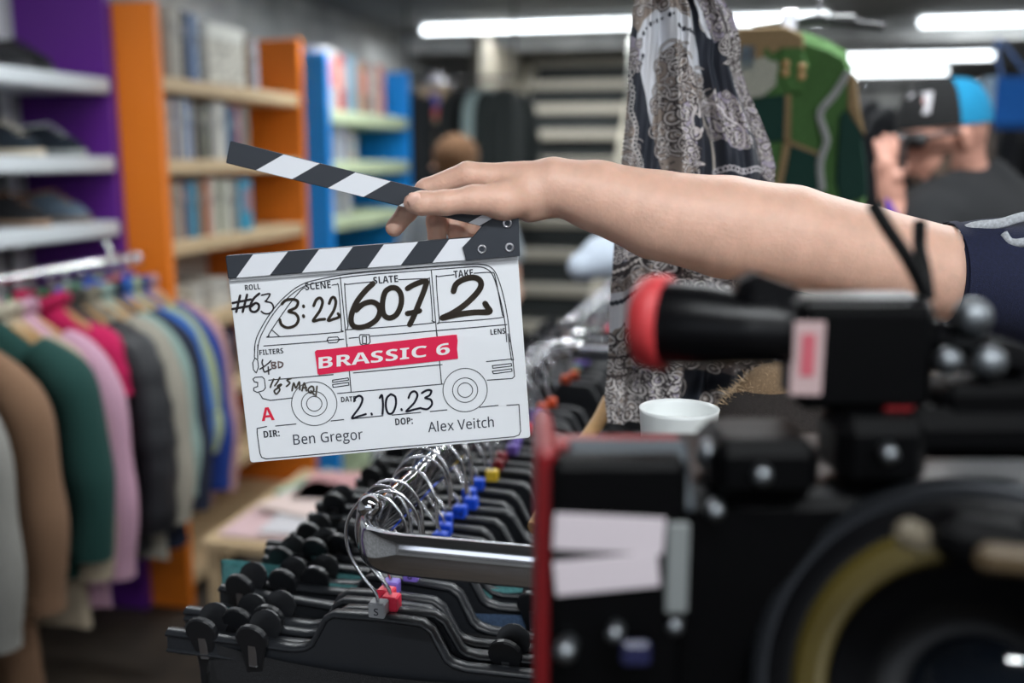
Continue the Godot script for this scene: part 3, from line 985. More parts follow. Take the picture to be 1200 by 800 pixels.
func hanger_meshes() -> void:
	M.ch_hook = tubem(curve3([Vector3(0.033, -0.03, 0), Vector3(0.029, 0.004, 0), Vector3(0.012, 0.026, 0), Vector3(-0.012, 0.025, 0), Vector3(-0.03, 0.0, 0), Vector3(-0.03, -0.03, 0), Vector3(-0.016, -0.056, 0), Vector3(-0.002, -0.074, 0), Vector3(0, -0.1, 0)], 5), 0.0019, 7)
	var half := [0.0, -0.096, 0.046, -0.098, 0.054, -0.103, 0.07, -0.131, 0.078, -0.136, 0.09, -0.1385, 0.231, -0.1365, 0.235, -0.14, 0.235, -0.156, 0.231, -0.159, 0.088, -0.159, 0.072, -0.162, 0.058, -0.168, 0.0, -0.17]
	var poly := PackedVector2Array()
	for i in range(0, half.size(), 2):
		poly.append(Vector2(half[i], half[i + 1]))
	for i in range(half.size() - 4, 0, -2):
		poly.append(Vector2(-half[i], half[i + 1]))
	var st := start(false)
	extrude(st, poly, 0.0, 0.005, Transform3D.IDENTITY, 0.0022)
	extrude(st, poly, 0.0, -0.005, Transform3D.IDENTITY, 0.0022)
	# flange that runs along the top edge, and the lower lip
	st.set_smooth_group(0)
	var top := [Vector3(-0.234, -0.1385, 0), Vector3(-0.09, -0.14, 0), Vector3(-0.077, -0.137, 0), Vector3(-0.07, -0.132, 0), Vector3(-0.055, -0.104, 0), Vector3(-0.046, -0.098, 0), Vector3(0, -0.0965, 0), Vector3(0.046, -0.098, 0), Vector3(0.055, -0.104, 0), Vector3(0.07, -0.132, 0), Vector3(0.077, -0.137, 0), Vector3(0.09, -0.14, 0), Vector3(0.234, -0.1385, 0)]
	tube(st, top, 0.004, 8, 2.1, true, Vector3(0, 1, 0))
	tube(st, [Vector3(-0.234, -0.157, 0), Vector3(-0.08, -0.158, 0)], 0.003, 8, 2.6, true, Vector3(0, 1, 0))
	tube(st, [Vector3(0.08, -0.158, 0), Vector3(0.234, -0.157, 0)], 0.003, 8, 2.6, true, Vector3(0, 1, 0))
	M.ch_body = done(st)
	# one clip: two round headed paddles hinged on the bar
	st = start(false)
	var pad := PackedVector2Array()
	for i in 13:
		var a := -0.2 * PI + 1.4 * PI * i / 12.0
		pad.append(Vector2(0.0145 * cos(a), 0.016 + 0.0135 * sin(a)))
	for q in [[-0.0085, -0.006], [-0.0085, -0.02], [-0.012, -0.05], [0.012, -0.05], [0.0085, -0.02], [0.0085, -0.006]]:
		pad.append(Vector2(q[0], q[1]))
	for s in [-1.0, 1.0]:
		var xf := Transform3D(Basis(Vector3.RIGHT, s * 0.24), Vector3(0, -0.004, s * 0.0085))
		extrude(st, pad, -0.0012 * s, 0.0035 * s, xf, 0.0012)
	M.clip = done(st)
	st = start(false)
	for s in [-1.0, 1.0]:
		cbox(st, Vector3(0, -0.003, s * 0.0125), Vector3(0.0075, 0.02, 0.0018), 0.0006, Basis(Vector3.RIGHT, s * 0.12))
	cbox(st, Vector3(0, -0.0135, 0), Vector3(0.0075, 0.0018, 0.024), 0.0006)
	M.clip_spring = done(st)

func clip_hanger(label: String, group: String, z: float, cube: Color, letter: String, turn: float, i: int) -> void:
	if not M.has("ch_hook"):
		hanger_meshes()
	var o := thing("clip_hanger", label, "hanger", Vector3(-0.34 + 0.006 * sin(i * 1.9), 1.25, z), group)
	o.rotation_degrees = Vector3(2.0 * sin(i * 3.1), turn, 1.2 * sin(i * 1.3))
	part(o, "body", M.ch_body, M.black_plastic)
	part(o, "hook", M.ch_hook, M.wire, Vector3.ZERO, Basis(Vector3.UP, 0.25 * sin(i * 2.7)))
	var c := part(o, "size_cube", M.cube, mat(cube, 0.35), Vector3(0, -0.088, 0.0), Basis(Vector3.UP, 0.1 * sin(i * 5.0)))
	if letter != "":
		var tm := TextMesh.new()
		tm.text = letter
		tm.font_size = 64
		tm.pixel_size = 0.00016
		tm.depth = 0.0003
		part(c, "size_letter", tm, M.ink, Vector3(0, 0, 0.0077))
	for s in [-1.0, 1.0]:
		var x: float = s * (0.165 + 0.04 * sin(i * 2.1 + s))
		var k := part(o, "clip", M.clip, M.clip_plastic, Vector3(x, -0.142 + 0.002 * sin(i * 1.7), 0), Basis(Vector3.BACK, 0.06 * sin(i * 4.1 + s)).scaled(Vector3(1.2, 1.25, 1.15)))
		part(k, "spring", M.clip_spring, M.steel)
	# what hangs from it
	var kinds := [["black_trousers", rgb(20, 20, 23), "black trousers"], ["dark_skirt", rgb(32, 28, 28), "dark brown skirt"], ["navy_trousers", rgb(24, 28, 40), "navy trousers"], ["charcoal_trousers", rgb(40, 40, 44), "charcoal trousers"]]
	var kd: Array = kinds[i % 4]
	if z > -1.9:
		if i == 6:
			kd = ["teal_shorts", rgb(96, 170, 172), "teal shorts"]
		elif i == 5 or i == 8:
			kd = ["denim_jeans", rgb(62, 88, 124), "blue denim jeans"]
		elif i == 1:
			kd = ["brown_trousers", rgb(126, 90, 56), "brown checked trousers"]
	var where := "on the %s hanger of the near rack" if z > -1.9 else "on the %s hanger of the far rack"
	var t := thing(kd[0], "%s %s" % [kd[2], where % nth(i if z > -1.9 else i - 3)], "trousers" if "skirt" not in kd[0] else "skirt", o.position + Vector3(-0.065 if "teal" in kd[0] else -0.02 if "denim" in kd[0] else 0.0, -0.143 if "teal" in kd[0] else -0.158, 0), "bottoms on the racks")
	t.rotation_degrees.y = turn
	var st := start()
	var rings := []
	for j in 9:
		var y := -0.09 * j
		var w := 0.19 + 0.012 * sin(j * 0.8 + i)
		var r := PackedVector3Array()
		for k in 24:
			var a := TAU * k / 24
			r.append(Vector3(w * cos(a), y + 0.006 * cos(a * 2.0 + i), (0.009 + 0.006 * sin(a * 5.0 + i + j * 0.4)) * sin(a)))
		rings.append(r)
	loft(st, rings, false, false)
	part(t, "cloth", done(st), cloth(kd[1], 30.0, 0.6))
	st = start()
	var band := PackedVector3Array()
	rings = []
	for y in [0.01, -0.03]:
		var r := PackedVector3Array()
		for k in 24:
			var a := TAU * k / 24
			r.append(Vector3(0.193 * cos(a), y + 0.006 * cos(a * 2.0 + i), 0.013 * sin(a)))
		rings.append(r)
	loft(st, rings, false, false)
	part(t, "waistband", done(st), cloth(Color(kd[1]).lightened(0.06), 30.0, 0.6))


# ---------- the clapperboard ----------
func build_slate() -> void:
	var o := thing("clapperboard", "white film clapperboard with striped sticks and a van drawing", "clapperboard", Vector3(-0.3334, 1.4104, -0.878))
	o.basis = Basis(Vector3(0.9485, 0.0689, -0.3092), Vector3(-0.0715, 0.9974, 0.0027), Vector3(0.3086, 0.0196, 0.951))
	var acrylic := mat(rgb(236, 238, 242), 0.28)
	var w := 0.2708
	var h := 0.178
	part(o, "board", extrudem(round_rect(-w / 2, -h / 2, w / 2, h / 2 + 0.012, 0.003), -0.004, 0.0, 0.0004), acrylic)
	var black := bumped(mat(rgb(40, 45, 54), 0.55), M.lumps, 60.0, 0.1)
	var white := mat(rgb(232, 234, 240), 0.45)
	# fixed lower stick
	var low := part(o, "lower_stick", extrudem(round_rect(-0.1345, 0.0893, 0.136, 0.1103, 0.0012), -0.006, 0.0066, 0.0006), black)
	var bx := [-0.1269, 0.08846, -0.09628, 0.08844, -0.06677, 0.08853, -0.03587, 0.08851, -0.00633, 0.08942, 0.02484, 0.08941, 0.0544, 0.08954, 0.08521, 0.08957]
	var tx := [-0.10925, 0.11016, -0.07758, 0.11012, -0.04888, 0.11031, -0.01779, 0.11112, 0.01084, 0.11134, 0.04277, 0.11132, 0.07165, 0.11154, 0.09584, 0.11213]
	for k in range(0, 8, 2):
		var p := PackedVector2Array([Vector2(bx[k * 2], 0.0896), Vector2(bx[k * 2 + 2], 0.0896), Vector2(tx[k * 2 + 2], 0.1100), Vector2(tx[k * 2], 0.1100)])
		part(low, "white_stripe", extrudem(p, 0.0058, 0.0068, 0.0), white)
	# lifted upper stick, hinged at the right
	var up := part(o, "upper_stick", extrudem(round_rect(-0.262, -0.0102, 0.004, 0.0102, 0.0012), -0.006, 0.0066, 0.0006), black, Vector3(0.1279, 0.1223, 0), Basis(Vector3.BACK, -0.316))
	for k in 4:
		var x0: float = -0.262 + 0.0485 + 0.0662 * k
		var x1 := minf(x0 + 0.033, -0.004)
		var p := PackedVector2Array([Vector2(x0 - 0.021, -0.0099), Vector2(minf(x1 - 0.021, -0.02), -0.0099), Vector2(x1, 0.0099), Vector2(x0, 0.0099)])
		part(up, "white_stripe", extrudem(p, 0.0058, 0.0068, 0.0), white)
	var plate := part(o, "hinge_plate", extrudem(v2s([0.10551, 0.12262, 0.11634, 0.12742, 0.13801, 0.12542, 0.13674, 0.08965, 0.08599, 0.08911, 0.08335, 0.10182, 0.09504, 0.11219]), 0.0068, 0.0096, 0.0006), black)
	for c in [[0.12678, 0.12104], [0.10129, 0.09884], [0.1272, 0.09848]]:
		var q := Vector3(c[0], c[1], 0.0)
		var st := start()
		lathe(st, [Vector2(0.0022, 0.0094), Vector2(0.0026, 0.0108), Vector2(0.0036, 0.0112), Vector2(0.0044, 0.0104), Vector2(0.0046, 0.0094)], 20, Transform3D(Basis(Vector3.RIGHT, PI / 2), q))
		part(plate, "rivet", done(st), M.steel)
	var foot := part(o, "under_strip", slab(Vector3(-0.134, 0.0862, -0.004), Vector3(0.1354, 0.0893, 0.0035), 0.0005), mat(rgb(214, 216, 220), 0.4))
	foot.set_meta("label", "pale strip under the lower stick")
	# printed van drawing
	var z := 0.0004
	var line := 0.0009
	var st := start(false)
	for a in [
		[-0.11929, 0.01991, -0.11739, 0.02772, -0.11304, 0.03663, -0.1009, 0.05331, -0.08651, 0.06738, -0.07078, 0.07739, -0.05413, 0.08156, -0.02153, 0.08474, 0.0305, 0.08539, 0.08283, 0.08499, 0.09856, 0.08429, 0.10833, 0.0809, 0.11406, 0.07252, 0.11895, 0.05219, 0.12156, 0.02921, 0.12216, 0.00755],
		[-0.11622, 0.01965, -0.11438, 0.02694, -0.10972, 0.03636, -0.09815, 0.05256, -0.0841, 0.06588, -0.06947, 0.07519, -0.05363, 0.0789, -0.02178, 0.08214, 0.03024, 0.08252, 0.08262, 0.08237, 0.09784, 0.08171, 0.10603, 0.07843, 0.1108, 0.07145, 0.11525, 0.05249, 0.11838, 0.02947, 0.11896, 0.00782],
		[-0.06567, 0.07462, -0.06966, 0.07337, -0.08352, 0.05927, -0.10282, 0.03578, -0.10396, 0.03243, -0.10155, 0.0309, -0.04036, 0.03031, -0.03704, 0.03216, -0.03619, 0.03555, -0.03515, 0.07246, -0.03718, 0.0755, -0.04108, 0.07529],
		[-0.00216, 0.07561, -0.02637, 0.07491, -0.02945, 0.07253, -0.0299, 0.03583, -0.02713, 0.03214, 0.04556, 0.03172, 0.04919, 0.03409, 0.05003, 0.03777, 0.05024, 0.07173, 0.04732, 0.07434, 0.02128, 0.0756],
		[0.07372, 0.07621, 0.05895, 0.07553, 0.05665, 0.07307, 0.05636, 0.03457, 0.05877, 0.0317, 0.11319, 0.03151, 0.1166, 0.03445, 0.11597, 0.0404, 0.11238, 0.07132, 0.10846, 0.0756, 0.09266, 0.07605],
		[-0.03266, 0.08195, -0.03295, 0.01526], [0.05268, 0.08208, 0.05268, 0.01879],
		[-0.11015, 0.02313, -0.05154, 0.02271], [-0.03845, 0.02321, -0.0358, 0.02352], [-0.03002, 0.02384, -0.02164, 0.02394], [-0.01011, 0.02404, 0.12015, 0.02448]]:
		ink(st, curve2(v2s(a), 4), line, z)
	for a in [
		[-0.11823, 0.02483, -0.12007, 0.013], [-0.11567, 0.02461, -0.11714, 0.01142],
		[-0.11962, 0.01243, -0.1222, 0.00785, -0.12217, 0.00115, -0.11994, -0.00199, -0.11726, 0.00341, -0.11729, 0.0101, -0.11962, 0.01243],
		[-0.1217, -0.00613, -0.12367, -0.00757, -0.12269, -0.01034, -0.11966, -0.01115, -0.12011, -0.01514, -0.12386, -0.01616, -0.12416, -0.01883, -0.12125, -0.02071, -0.1154, -0.01961, -0.11304, -0.01711, -0.11313, -0.00849, -0.11495, -0.00618, -0.1217, -0.00613],
		[-0.1195, -0.0214, -0.11675, -0.02705, -0.10998, -0.02955, -0.08901, -0.02898], [-0.04617, -0.02844, 0.05467, -0.02807], [0.09756, -0.02799, 0.12176, -0.02846, 0.12406, -0.02647, 0.1236, -0.01002, 0.1215, -0.00929, 0.09812, -0.00974],
		[-0.10913, -0.00991, -0.04852, -0.00981], [-0.02935, -0.00986, 0.05543, -0.00906],
		[-0.03265, 0.0184, -0.03323, -0.02823], [0.05298, 0.02248, 0.05336, -0.02768], [0.12058, 0.01549, 0.12223, -0.01044], [0.12218, 0.01536, 0.1241, -0.01061],
		[-0.04937, 0.02622, -0.05092, 0.02368, -0.04964, 0.0209, -0.04182, 0.02078, -0.03923, 0.02323, -0.04078, 0.02603, -0.04937, 0.02622], [-0.05043, 0.02337, -0.03529, 0.02344],
		[-0.01932, 0.02637, -0.02056, 0.02434, -0.02018, 0.01735, -0.01768, 0.01607, -0.01237, 0.01669, -0.01061, 0.01869, -0.011, 0.02568, -0.01932, 0.02637], [-0.01739, 0.02461, -0.01805, 0.01771, -0.0144, 0.0174, -0.01375, 0.0243, -0.01739, 0.02461],
		[-0.04958, -0.01512, -0.03477, -0.01425, -0.03446, -0.01645, -0.04979, -0.01727, -0.04958, -0.01512], [-0.05001, -0.01942, -0.03467, -0.0186, -0.03467, -0.02131, -0.04975, -0.02215, -0.05001, -0.01942],
		[0.10341, -0.01428, 0.12173, -0.01368, 0.12209, -0.01617, 0.10376, -0.01677, 0.10341, -0.01428], [0.10301, -0.01971, 0.1219, -0.01888, 0.12199, -0.02136, 0.1039, -0.02225, 0.10301, -0.01971],
		[-0.10129, 0.03799, -0.09481, 0.03109],
		[-0.11613, -0.05458, -0.12515, -0.05566, -0.12564, -0.05999, -0.12525, -0.08008, -0.12415, -0.08432, -0.12016, -0.08635, 0.11957, -0.08648, 0.12429, -0.08524, 0.12619, -0.0815, 0.12641, -0.0548, 0.1145, -0.05456],
		[-0.10751, -0.05482, -0.08832, -0.05466], [-0.05484, -0.05469, -0.04291, -0.05441], [-0.03364, -0.05443, -0.00518, -0.05399], [0.00358, -0.05423, 0.03111, -0.05396], [0.04021, -0.05396, 0.05632, -0.05376], [0.08805, -0.05412, 0.10617, -0.05381]]:
		ink(st, v2s(a), line, z)
	for c in [[-0.06907, -0.03647], [0.07546, -0.03592]]:
		for r in [0.0214, 0.0121, 0.0072]:
			var ring := PackedVector2Array()
			for k in 41:
				ring.append(Vector2(c[0], c[1]) + Vector2(cos(TAU * k / 40), sin(TAU * k / 40)) * r)
			ink(st, ring, line * 0.8, z)
	part(o, "van_drawing", done(st), M.ink)
	# printed captions
	for t in [
		["ROLL", [-0.12134, 0.07673, -0.10724, 0.07689], 6.2], ["SCENE", [-0.0659, 0.07254, -0.04221, 0.07275], 8.0], ["SLATE", [-0.00241, 0.0733, 0.02085, 0.0734], 8.0], ["TAKE", [0.07339, 0.07307, 0.0919, 0.0734], 8.2],
		["LENS", [0.10404, 0.01585, 0.11819, 0.01592], 6.5], ["FILTERS", [-0.11495, 0.0147, -0.09271, 0.01469], 6.0], ["DATE", [-0.04347, -0.03727, -0.02935, -0.03753], 6.2], ["DIR:", [-0.11967, -0.06544, -0.1047, -0.06522], 8.0], ["DOP:", [0.00584, -0.06453, 0.02271, -0.06454], 8.0]]:
		caption(o, "printed_caption", t[0], t[1], t[2], M.ink, true)
	caption(o, "printed_name", "Ben Gregor", [-0.0926, -0.07489, -0.02634, -0.07535], 12.2, mat(rgb(40, 44, 58), 0.6), false)
	caption(o, "printed_name", "Alex Veitch", [0.03665, -0.07434, 0.10066, -0.07474], 12.2, mat(rgb(40, 44, 58), 0.6), false)
	caption(o, "red_letter", "A", [-0.11994, -0.049, -0.10777, -0.04894], 15.5, mat(rgb(222, 22, 60), 0.5), true)
	# red title label, torn at its edges
	var lab := part(o, "red_label", extrudem(v2s([-0.06342, 0.01352, -0.06171, 0.01498, -0.04919, 0.01498, -0.02293, 0.01597, 0.00869, 0.01706, 0.04045, 0.01815, 0.067, 0.01889, 0.07177, 0.01876, 0.07209, 0.0128, 0.07092, 0.0048, 0.07125, -0.00444, 0.04909, -0.00526, 0.00657, -0.00647, -0.03571, -0.00768, -0.06154, -0.00895, -0.06296, -0.00748, -0.06296, 0.00275]), 0.0002, 0.0008, 0.0), mat(rgb(226, 20, 74), 0.45))
	caption(lab, "title_lettering", "BRASSIC 6", [-0.06144, -0.00284, 0.06348, 0.00056], 13.2, mat(rgb(240, 236, 238), 0.5), true, 0.001, 0.12)
	# marker pen handwriting
	var pen := mat(rgb(70, 60, 50), 0.5)
	var pen2 := mat(rgb(52, 44, 48), 0.5)
	var pale := mat(rgb(128, 108, 106), 0.5)
	hand_written(o, "roll_number", [[-0.12645, 0.07242, -0.12908, 0.06506, -0.13175, 0.05741], [-0.12003, 0.07269, -0.123, 0.06456, -0.12591, 0.05694], [-0.13408, 0.06599, -0.12631, 0.06693, -0.11697, 0.068], [-0.13525, 0.06032, -0.12696, 0.06122, -0.11816, 0.06208], [-0.10875, 0.07283, -0.11435, 0.06858, -0.11847, 0.06158, -0.11817, 0.05736, -0.11473, 0.05602, -0.11113, 0.05836, -0.11042, 0.0625, -0.11329, 0.0643, -0.1172, 0.06147]], 0.0022, pen2)
	hand_written(o, "roll_number", [[-0.10689, 0.07112, -0.09913, 0.0718, -0.10284, 0.06608, -0.10397, 0.06512, -0.09854, 0.06311, -0.09727, 0.05828, -0.10084, 0.05384, -0.10574, 0.05371, -0.10882, 0.05607]], 0.0014, pen2)
	hand_written(o, "scene_number", [[-0.08922, 0.06131, -0.085, 0.06464, -0.07777, 0.06484, -0.07418, 0.06219, -0.07652, 0.05712, -0.08356, 0.05401, -0.07764, 0.05141, -0.07538, 0.04595, -0.07881, 0.04041, -0.08624, 0.03864, -0.09156, 0.04199, -0.09259, 0.04683], [-0.06945, 0.05812, -0.0693, 0.05706], [-0.0704, 0.04897, -0.07028, 0.04764], [-0.05996, 0.05735, -0.05681, 0.06289, -0.05306, 0.06417, -0.05143, 0.05983, -0.0548, 0.05219, -0.06193, 0.04325, -0.05617, 0.04384, -0.05096, 0.04394], [-0.04537, 0.05828, -0.04282, 0.06308, -0.04017, 0.06366, -0.03909, 0.05883, -0.04193, 0.05114, -0.04798, 0.04263, -0.04272, 0.04326, -0.03735, 0.04494, -0.03807, 0.04818]], 0.0027, pen)
	hand_written(o, "slate_number", [[-0.00284, 0.07383, -0.01158, 0.06663, -0.02033, 0.05678, -0.02586, 0.04532, -0.02613, 0.03711, -0.02125, 0.03351, -0.01202, 0.03435, -0.00291, 0.03945, 0.0012, 0.04709, -0.00055, 0.05359, -0.00601, 0.05668, -0.01397, 0.05521, -0.02098, 0.04996], [0.01335, 0.06859, 0.00781, 0.06508, 0.00426, 0.05479, 0.00433, 0.04418, 0.0092, 0.04005, 0.01625, 0.04267, 0.02154, 0.05207, 0.02215, 0.06182, 0.01849, 0.06766, 0.01335, 0.06859], [0.02885, 0.06657, 0.03432, 0.0693, 0.04104, 0.0714, 0.04712, 0.07198, 0.0443, 0.06348, 0.0386, 0.05201, 0.03223, 0.03923, 0.02793, 0.03211], [0.02677, 0.04287, 0.0326, 0.04346, 0.03848, 0.04458]], 0.0052, pen)
	hand_written(o, "take_number", [[0.07193, 0.06048, 0.0751, 0.06712, 0.08306, 0.07125, 0.09236, 0.07211, 0.09789, 0.06849, 0.09798, 0.06265, 0.09242, 0.05565, 0.08112, 0.04644, 0.06866, 0.03945, 0.05938, 0.03593, 0.07383, 0.03795, 0.0898, 0.03879, 0.10436, 0.03813, 0.10284, 0.04281, 0.10099, 0.04643]], 0.0056, pen)
	hand_written(o, "filter_note", [[-0.11262, 0.01023, -0.11348, 0.0071, -0.11235, 0.00325], [-0.11618, 0.00144, -0.11012, 0.00467, -0.10503, 0.00851], [-0.11304, 0.0017, -0.11185, -0.00162, -0.1059, 0.00055], [-0.10824, 0.0029, -0.10849, -0.00406]], 0.0013, pen2)
	hand_written(o, "filter_note", [[-0.10469, 0.00688, -0.10476, 0.00152], [-0.10469, 0.00688, -0.10109, 0.00657, -0.10238, 0.00427, -0.10447, 0.00418, -0.10098, 0.00281, -0.10221, 0.00104, -0.10476, 0.00152], [-0.09844, 0.00714, -0.09855, 0.00126], [-0.09844, 0.00714, -0.09446, 0.00546, -0.09532, 0.00232, -0.09855, 0.00126]], 0.0013, pale)
	hand_written(o, "filter_note", [[-0.10438, -0.00925, -0.10693, -0.01361, -0.10835, -0.01699], [-0.10404, -0.01575, -0.10106, -0.01224, -0.09853, -0.00815], [-0.09819, -0.01465, -0.10152, -0.01651, -0.0998, -0.0199, -0.10337, -0.02391, -0.10508, -0.02052, -0.1006, -0.01767, -0.09773, -0.01523], [-0.08832, -0.01012, -0.09211, -0.0114, -0.08981, -0.0143, -0.09325, -0.01724], [-0.08853, -0.02198, -0.08618, -0.01462, -0.08462, -0.01962, -0.0809, -0.014, -0.08116, -0.02155], [-0.0792, -0.0228, -0.07634, -0.01548, -0.07505, -0.02317], [-0.0784, -0.02017, -0.07472, -0.01995], [-0.07045, -0.01924, -0.07338, -0.02224, -0.07164, -0.02564, -0.0683, -0.02377, -0.06843, -0.01996, -0.07045, -0.01924], [-0.07089, -0.02354, -0.06816, -0.02758], [-0.06474, -0.01975, -0.06677, -0.02933]], 0.0016, mat(rgb(84, 78, 70), 0.5))
	hand_written(o, "date_number", [[-0.03121, -0.0374, -0.02927, -0.03375, -0.02545, -0.03246, -0.02314, -0.03594, -0.02648, -0.04329, -0.03488, -0.05349, -0.02841, -0.05243, -0.02137, -0.05087], [-0.01605, -0.0508, -0.01563, -0.05194], [-0.00675, -0.0363, -0.00439, -0.03378, -0.00419, -0.0431, -0.00556, -0.0523], [0.00413, -0.03345, 0.0001, -0.03691, -0.00165, -0.04442, -0.00018, -0.05169, 0.00404, -0.05207, 0.0079, -0.04473, 0.0081, -0.03653, 0.00413, -0.03345], [0.01285, -0.04902, 0.01328, -0.05015], [0.02068, -0.03874, 0.02322, -0.03404, 0.02706, -0.03274, 0.02938, -0.03678, 0.02554, -0.04411, 0.01742, -0.05163, 0.02445, -0.05061, 0.03148, -0.04959], [0.0338, -0.03498, 0.0388, -0.03269, 0.04299, -0.0336, 0.04103, -0.03781, 0.03656, -0.04016, 0.04173, -0.04226, 0.04238, -0.04727, 0.03776, -0.05126, 0.0325, -0.05023]], 0.002, mat(rgb(24, 26, 46), 0.5))

func hand_written(o: Node3D, called: String, strokes: Array, w: float, m: Material) -> void:
	var st := start(false)
	for s in strokes:
		ink(st, curve2(v2s(s), 6), w, 0.0007)
	part(o, called, done(st), m)

# line: [left x, baseline y, right x, baseline y] on the board; cap height in print pixels
func caption(o: Node3D, called: String, text: String, line: Array, cap: float, m: Material, bold: bool, z := 0.0004, slant := 0.0) -> void:
	var tm := TextMesh.new()
	var f := SystemFont.new()
	f.font_names = PackedStringArray(["Droid Sans"])
	f.font_weight = 700 if bold else 400
	tm.font = f
	tm.text = text
	tm.font_size = 64
	tm.pixel_size = 0.001
	tm.depth = 0.001
	tm.horizontal_alignment = HORIZONTAL_ALIGNMENT_LEFT
	tm.vertical_alignment = VERTICAL_ALIGNMENT_BOTTOM
	var bb := tm.get_aabb()
	var a := Vector2(line[0], line[1])
	var b := Vector2(line[2], line[3])
	var d := (b - a).normalized()
	var sx := a.distance_to(b) / bb.size.x
	# cap height of the face is about 0.714 of the font size
	var sy := cap * 0.000812 / (0.0457)
	var up := Vector2(-d.y, d.x)
	var basis := Basis(Vector3(d.x, d.y, 0) * sx, Vector3(up.x + d.x * slant, up.y + d.y * slant, 0) * sy, Vector3(0, 0, 0.1))
	# the baseline: the lowest point of letters without tails
	var tail := 0.0
	var hb := TextMesh.new()
	hb.font = f
	hb.text = "H"
	hb.font_size = 64
	hb.pixel_size = 0.001
	hb.vertical_alignment = VERTICAL_ALIGNMENT_BOTTOM
	tail = hb.get_aabb().position.y
	var origin := Vector3(a.x, a.y, z) - basis * Vector3(bb.position.x, tail, 0)
	part(o, called, tm, m, origin, basis)


# ---------- the person whose arm holds the slate ----------
func build_slate_person() -> void:
	var foot := Vector3(0.62, 0, -1.32)
	var o := thing("person", "person reaching in from the right, bare forearm holding the clapperboard, navy striped shirt", "person", foot)
	# hand and arm as one surface
	var kf := 0.004
	var bones := [
		# palm and back of the hand
		[Vector3(-0.1818, 1.5745, -0.9396), Vector3(-0.2201, 1.5753, -0.9328), 0.0255, 0.0195, 0.012],
		[Vector3(-0.2098, 1.5802, -0.9309), Vector3(-0.2594, 1.5841, -0.9199), 0.0145, 0.0125, 0.008],
		[Vector3(-0.2114, 1.5766, -0.9455), Vector3(-0.265, 1.579, -0.9365), 0.0165, 0.0125, 0.008],
		[Vector3(-0.212, 1.5683, -0.9522), Vector3(-0.2621, 1.5663, -0.9504), 0.0175, 0.0115, 0.01],
		[Vector3(-0.2104, 1.5616, -0.9565), Vector3(-0.2561, 1.5543, -0.96), 0.0175, 0.0105, 0.014],
		# ball of the thumb and heel of the hand
		[Vector3(-0.2035, 1.5644, -0.9252), Vector3(-0.2238, 1.5594, -0.9069), 0.0195, 0.0155, 0.012],
		[Vector3(-0.1873, 1.5591, -0.9427), Vector3(-0.2019, 1.5515, -0.9294), 0.0165, 0.0118, 0.008],
		# thumb along the front of the stick
		[Vector3(-0.2199, 1.5619, -0.9042), Vector3(-0.2449, 1.5627, -0.888), 0.0165, 0.0126, 0.01],
		[Vector3(-0.2449, 1.5627, -0.888), Vector3(-0.2704, 1.5598, -0.8778), 0.0126, 0.0112, 0.006],
		[Vector3(-0.2704, 1.5598, -0.8778), Vector3(-0.291, 1.5594, -0.8733), 0.0116, 0.011, 0.004],
		[Vector3(-0.291, 1.5594, -0.8733), Vector3(-0.2992, 1.5593, -0.8735), 0.011, 0.0092, 0.004],
		# index finger over the top and behind
		[Vector3(-0.261, 1.5841, -0.9196), Vector3(-0.3002, 1.5703, -0.9171), 0.0125, 0.0105, kf],
		[Vector3(-0.3002, 1.5703, -0.9171), Vector3(-0.3191, 1.5499, -0.9161), 0.0105, 0.0096, kf],
		[Vector3(-0.3191, 1.5499, -0.9161), Vector3(-0.3298, 1.5341, -0.9064), 0.0096, 0.0088, kf],
		# middle finger
		[Vector3(-0.2662, 1.5765, -0.9378), Vector3(-0.295, 1.5582, -0.938), 0.0122, 0.0096, kf],
		[Vector3(-0.2942, 1.5582, -0.9382), Vector3(-0.2961, 1.5385, -0.935), 0.0105, 0.0102, kf],
		[Vector3(-0.2961, 1.5385, -0.935), Vector3(-0.2928, 1.5195, -0.9238), 0.0102, 0.0092, kf],
		# ring finger
		[Vector3(-0.2626, 1.5654, -0.9522), Vector3(-0.2821, 1.5485, -0.9528), 0.0112, 0.009, kf],
		[Vector3(-0.2821, 1.5485, -0.9528), Vector3(-0.2806, 1.5328, -0.9501), 0.0104, 0.0102, kf],
		[Vector3(-0.2806, 1.5328, -0.9501), Vector3(-0.2751, 1.5152, -0.9397), 0.0102, 0.009, kf],
		# little finger
		[Vector3(-0.2566, 1.5534, -0.9618), Vector3(-0.2683, 1.5389, -0.9626), 0.0098, 0.0078, kf],
		[Vector3(-0.2683, 1.5389, -0.9626), Vector3(-0.2633, 1.5177, -0.9535), 0.0078, 0.0066, kf],
		# forearm, elbow, upper arm
		[Vector3(-0.1818, 1.5745, -0.9396), Vector3(-0.1411, 1.564, -0.9524), 0.0258, 0.0335, 0.005],
		[Vector3(-0.1411, 1.564, -0.9524), Vector3(-0.0854, 1.5461, -0.9674), 0.0335, 0.042, 0.005],
		[Vector3(-0.0854, 1.5461, -0.9674), Vector3(-0.0213, 1.5345, -0.9855), 0.042, 0.0485, 0.005],
		[Vector3(-0.0213, 1.5345, -0.9855), Vector3(0.0394, 1.5244, -1.0032), 0.0485, 0.0495, 0.005],
		[Vector3(0.0394, 1.5244, -1.0032), Vector3(0.1101, 1.5067, -1.0322), 0.0495, 0.0475, 0.005],
		[Vector3(0.1101, 1.5067, -1.0322), Vector3(0.1966, 1.4845, -1.0693), 0.0475, 0.0472, 0.005],
		[Vector3(0.1966, 1.4845, -1.0693), Vector3(0.3611, 1.4677, -1.1467), 0.0475, 0.055, 0.005]]
	wpart(o, "arm_and_hand", body_mesh(bones, 0.0032, 0.006), M.skin)
	# thumb nail on the near face of the thumb tip
	var st := start()
	var right := Vector3(0.9733, 0, -0.2297)
	var up := Vector3(0, 1, 0)
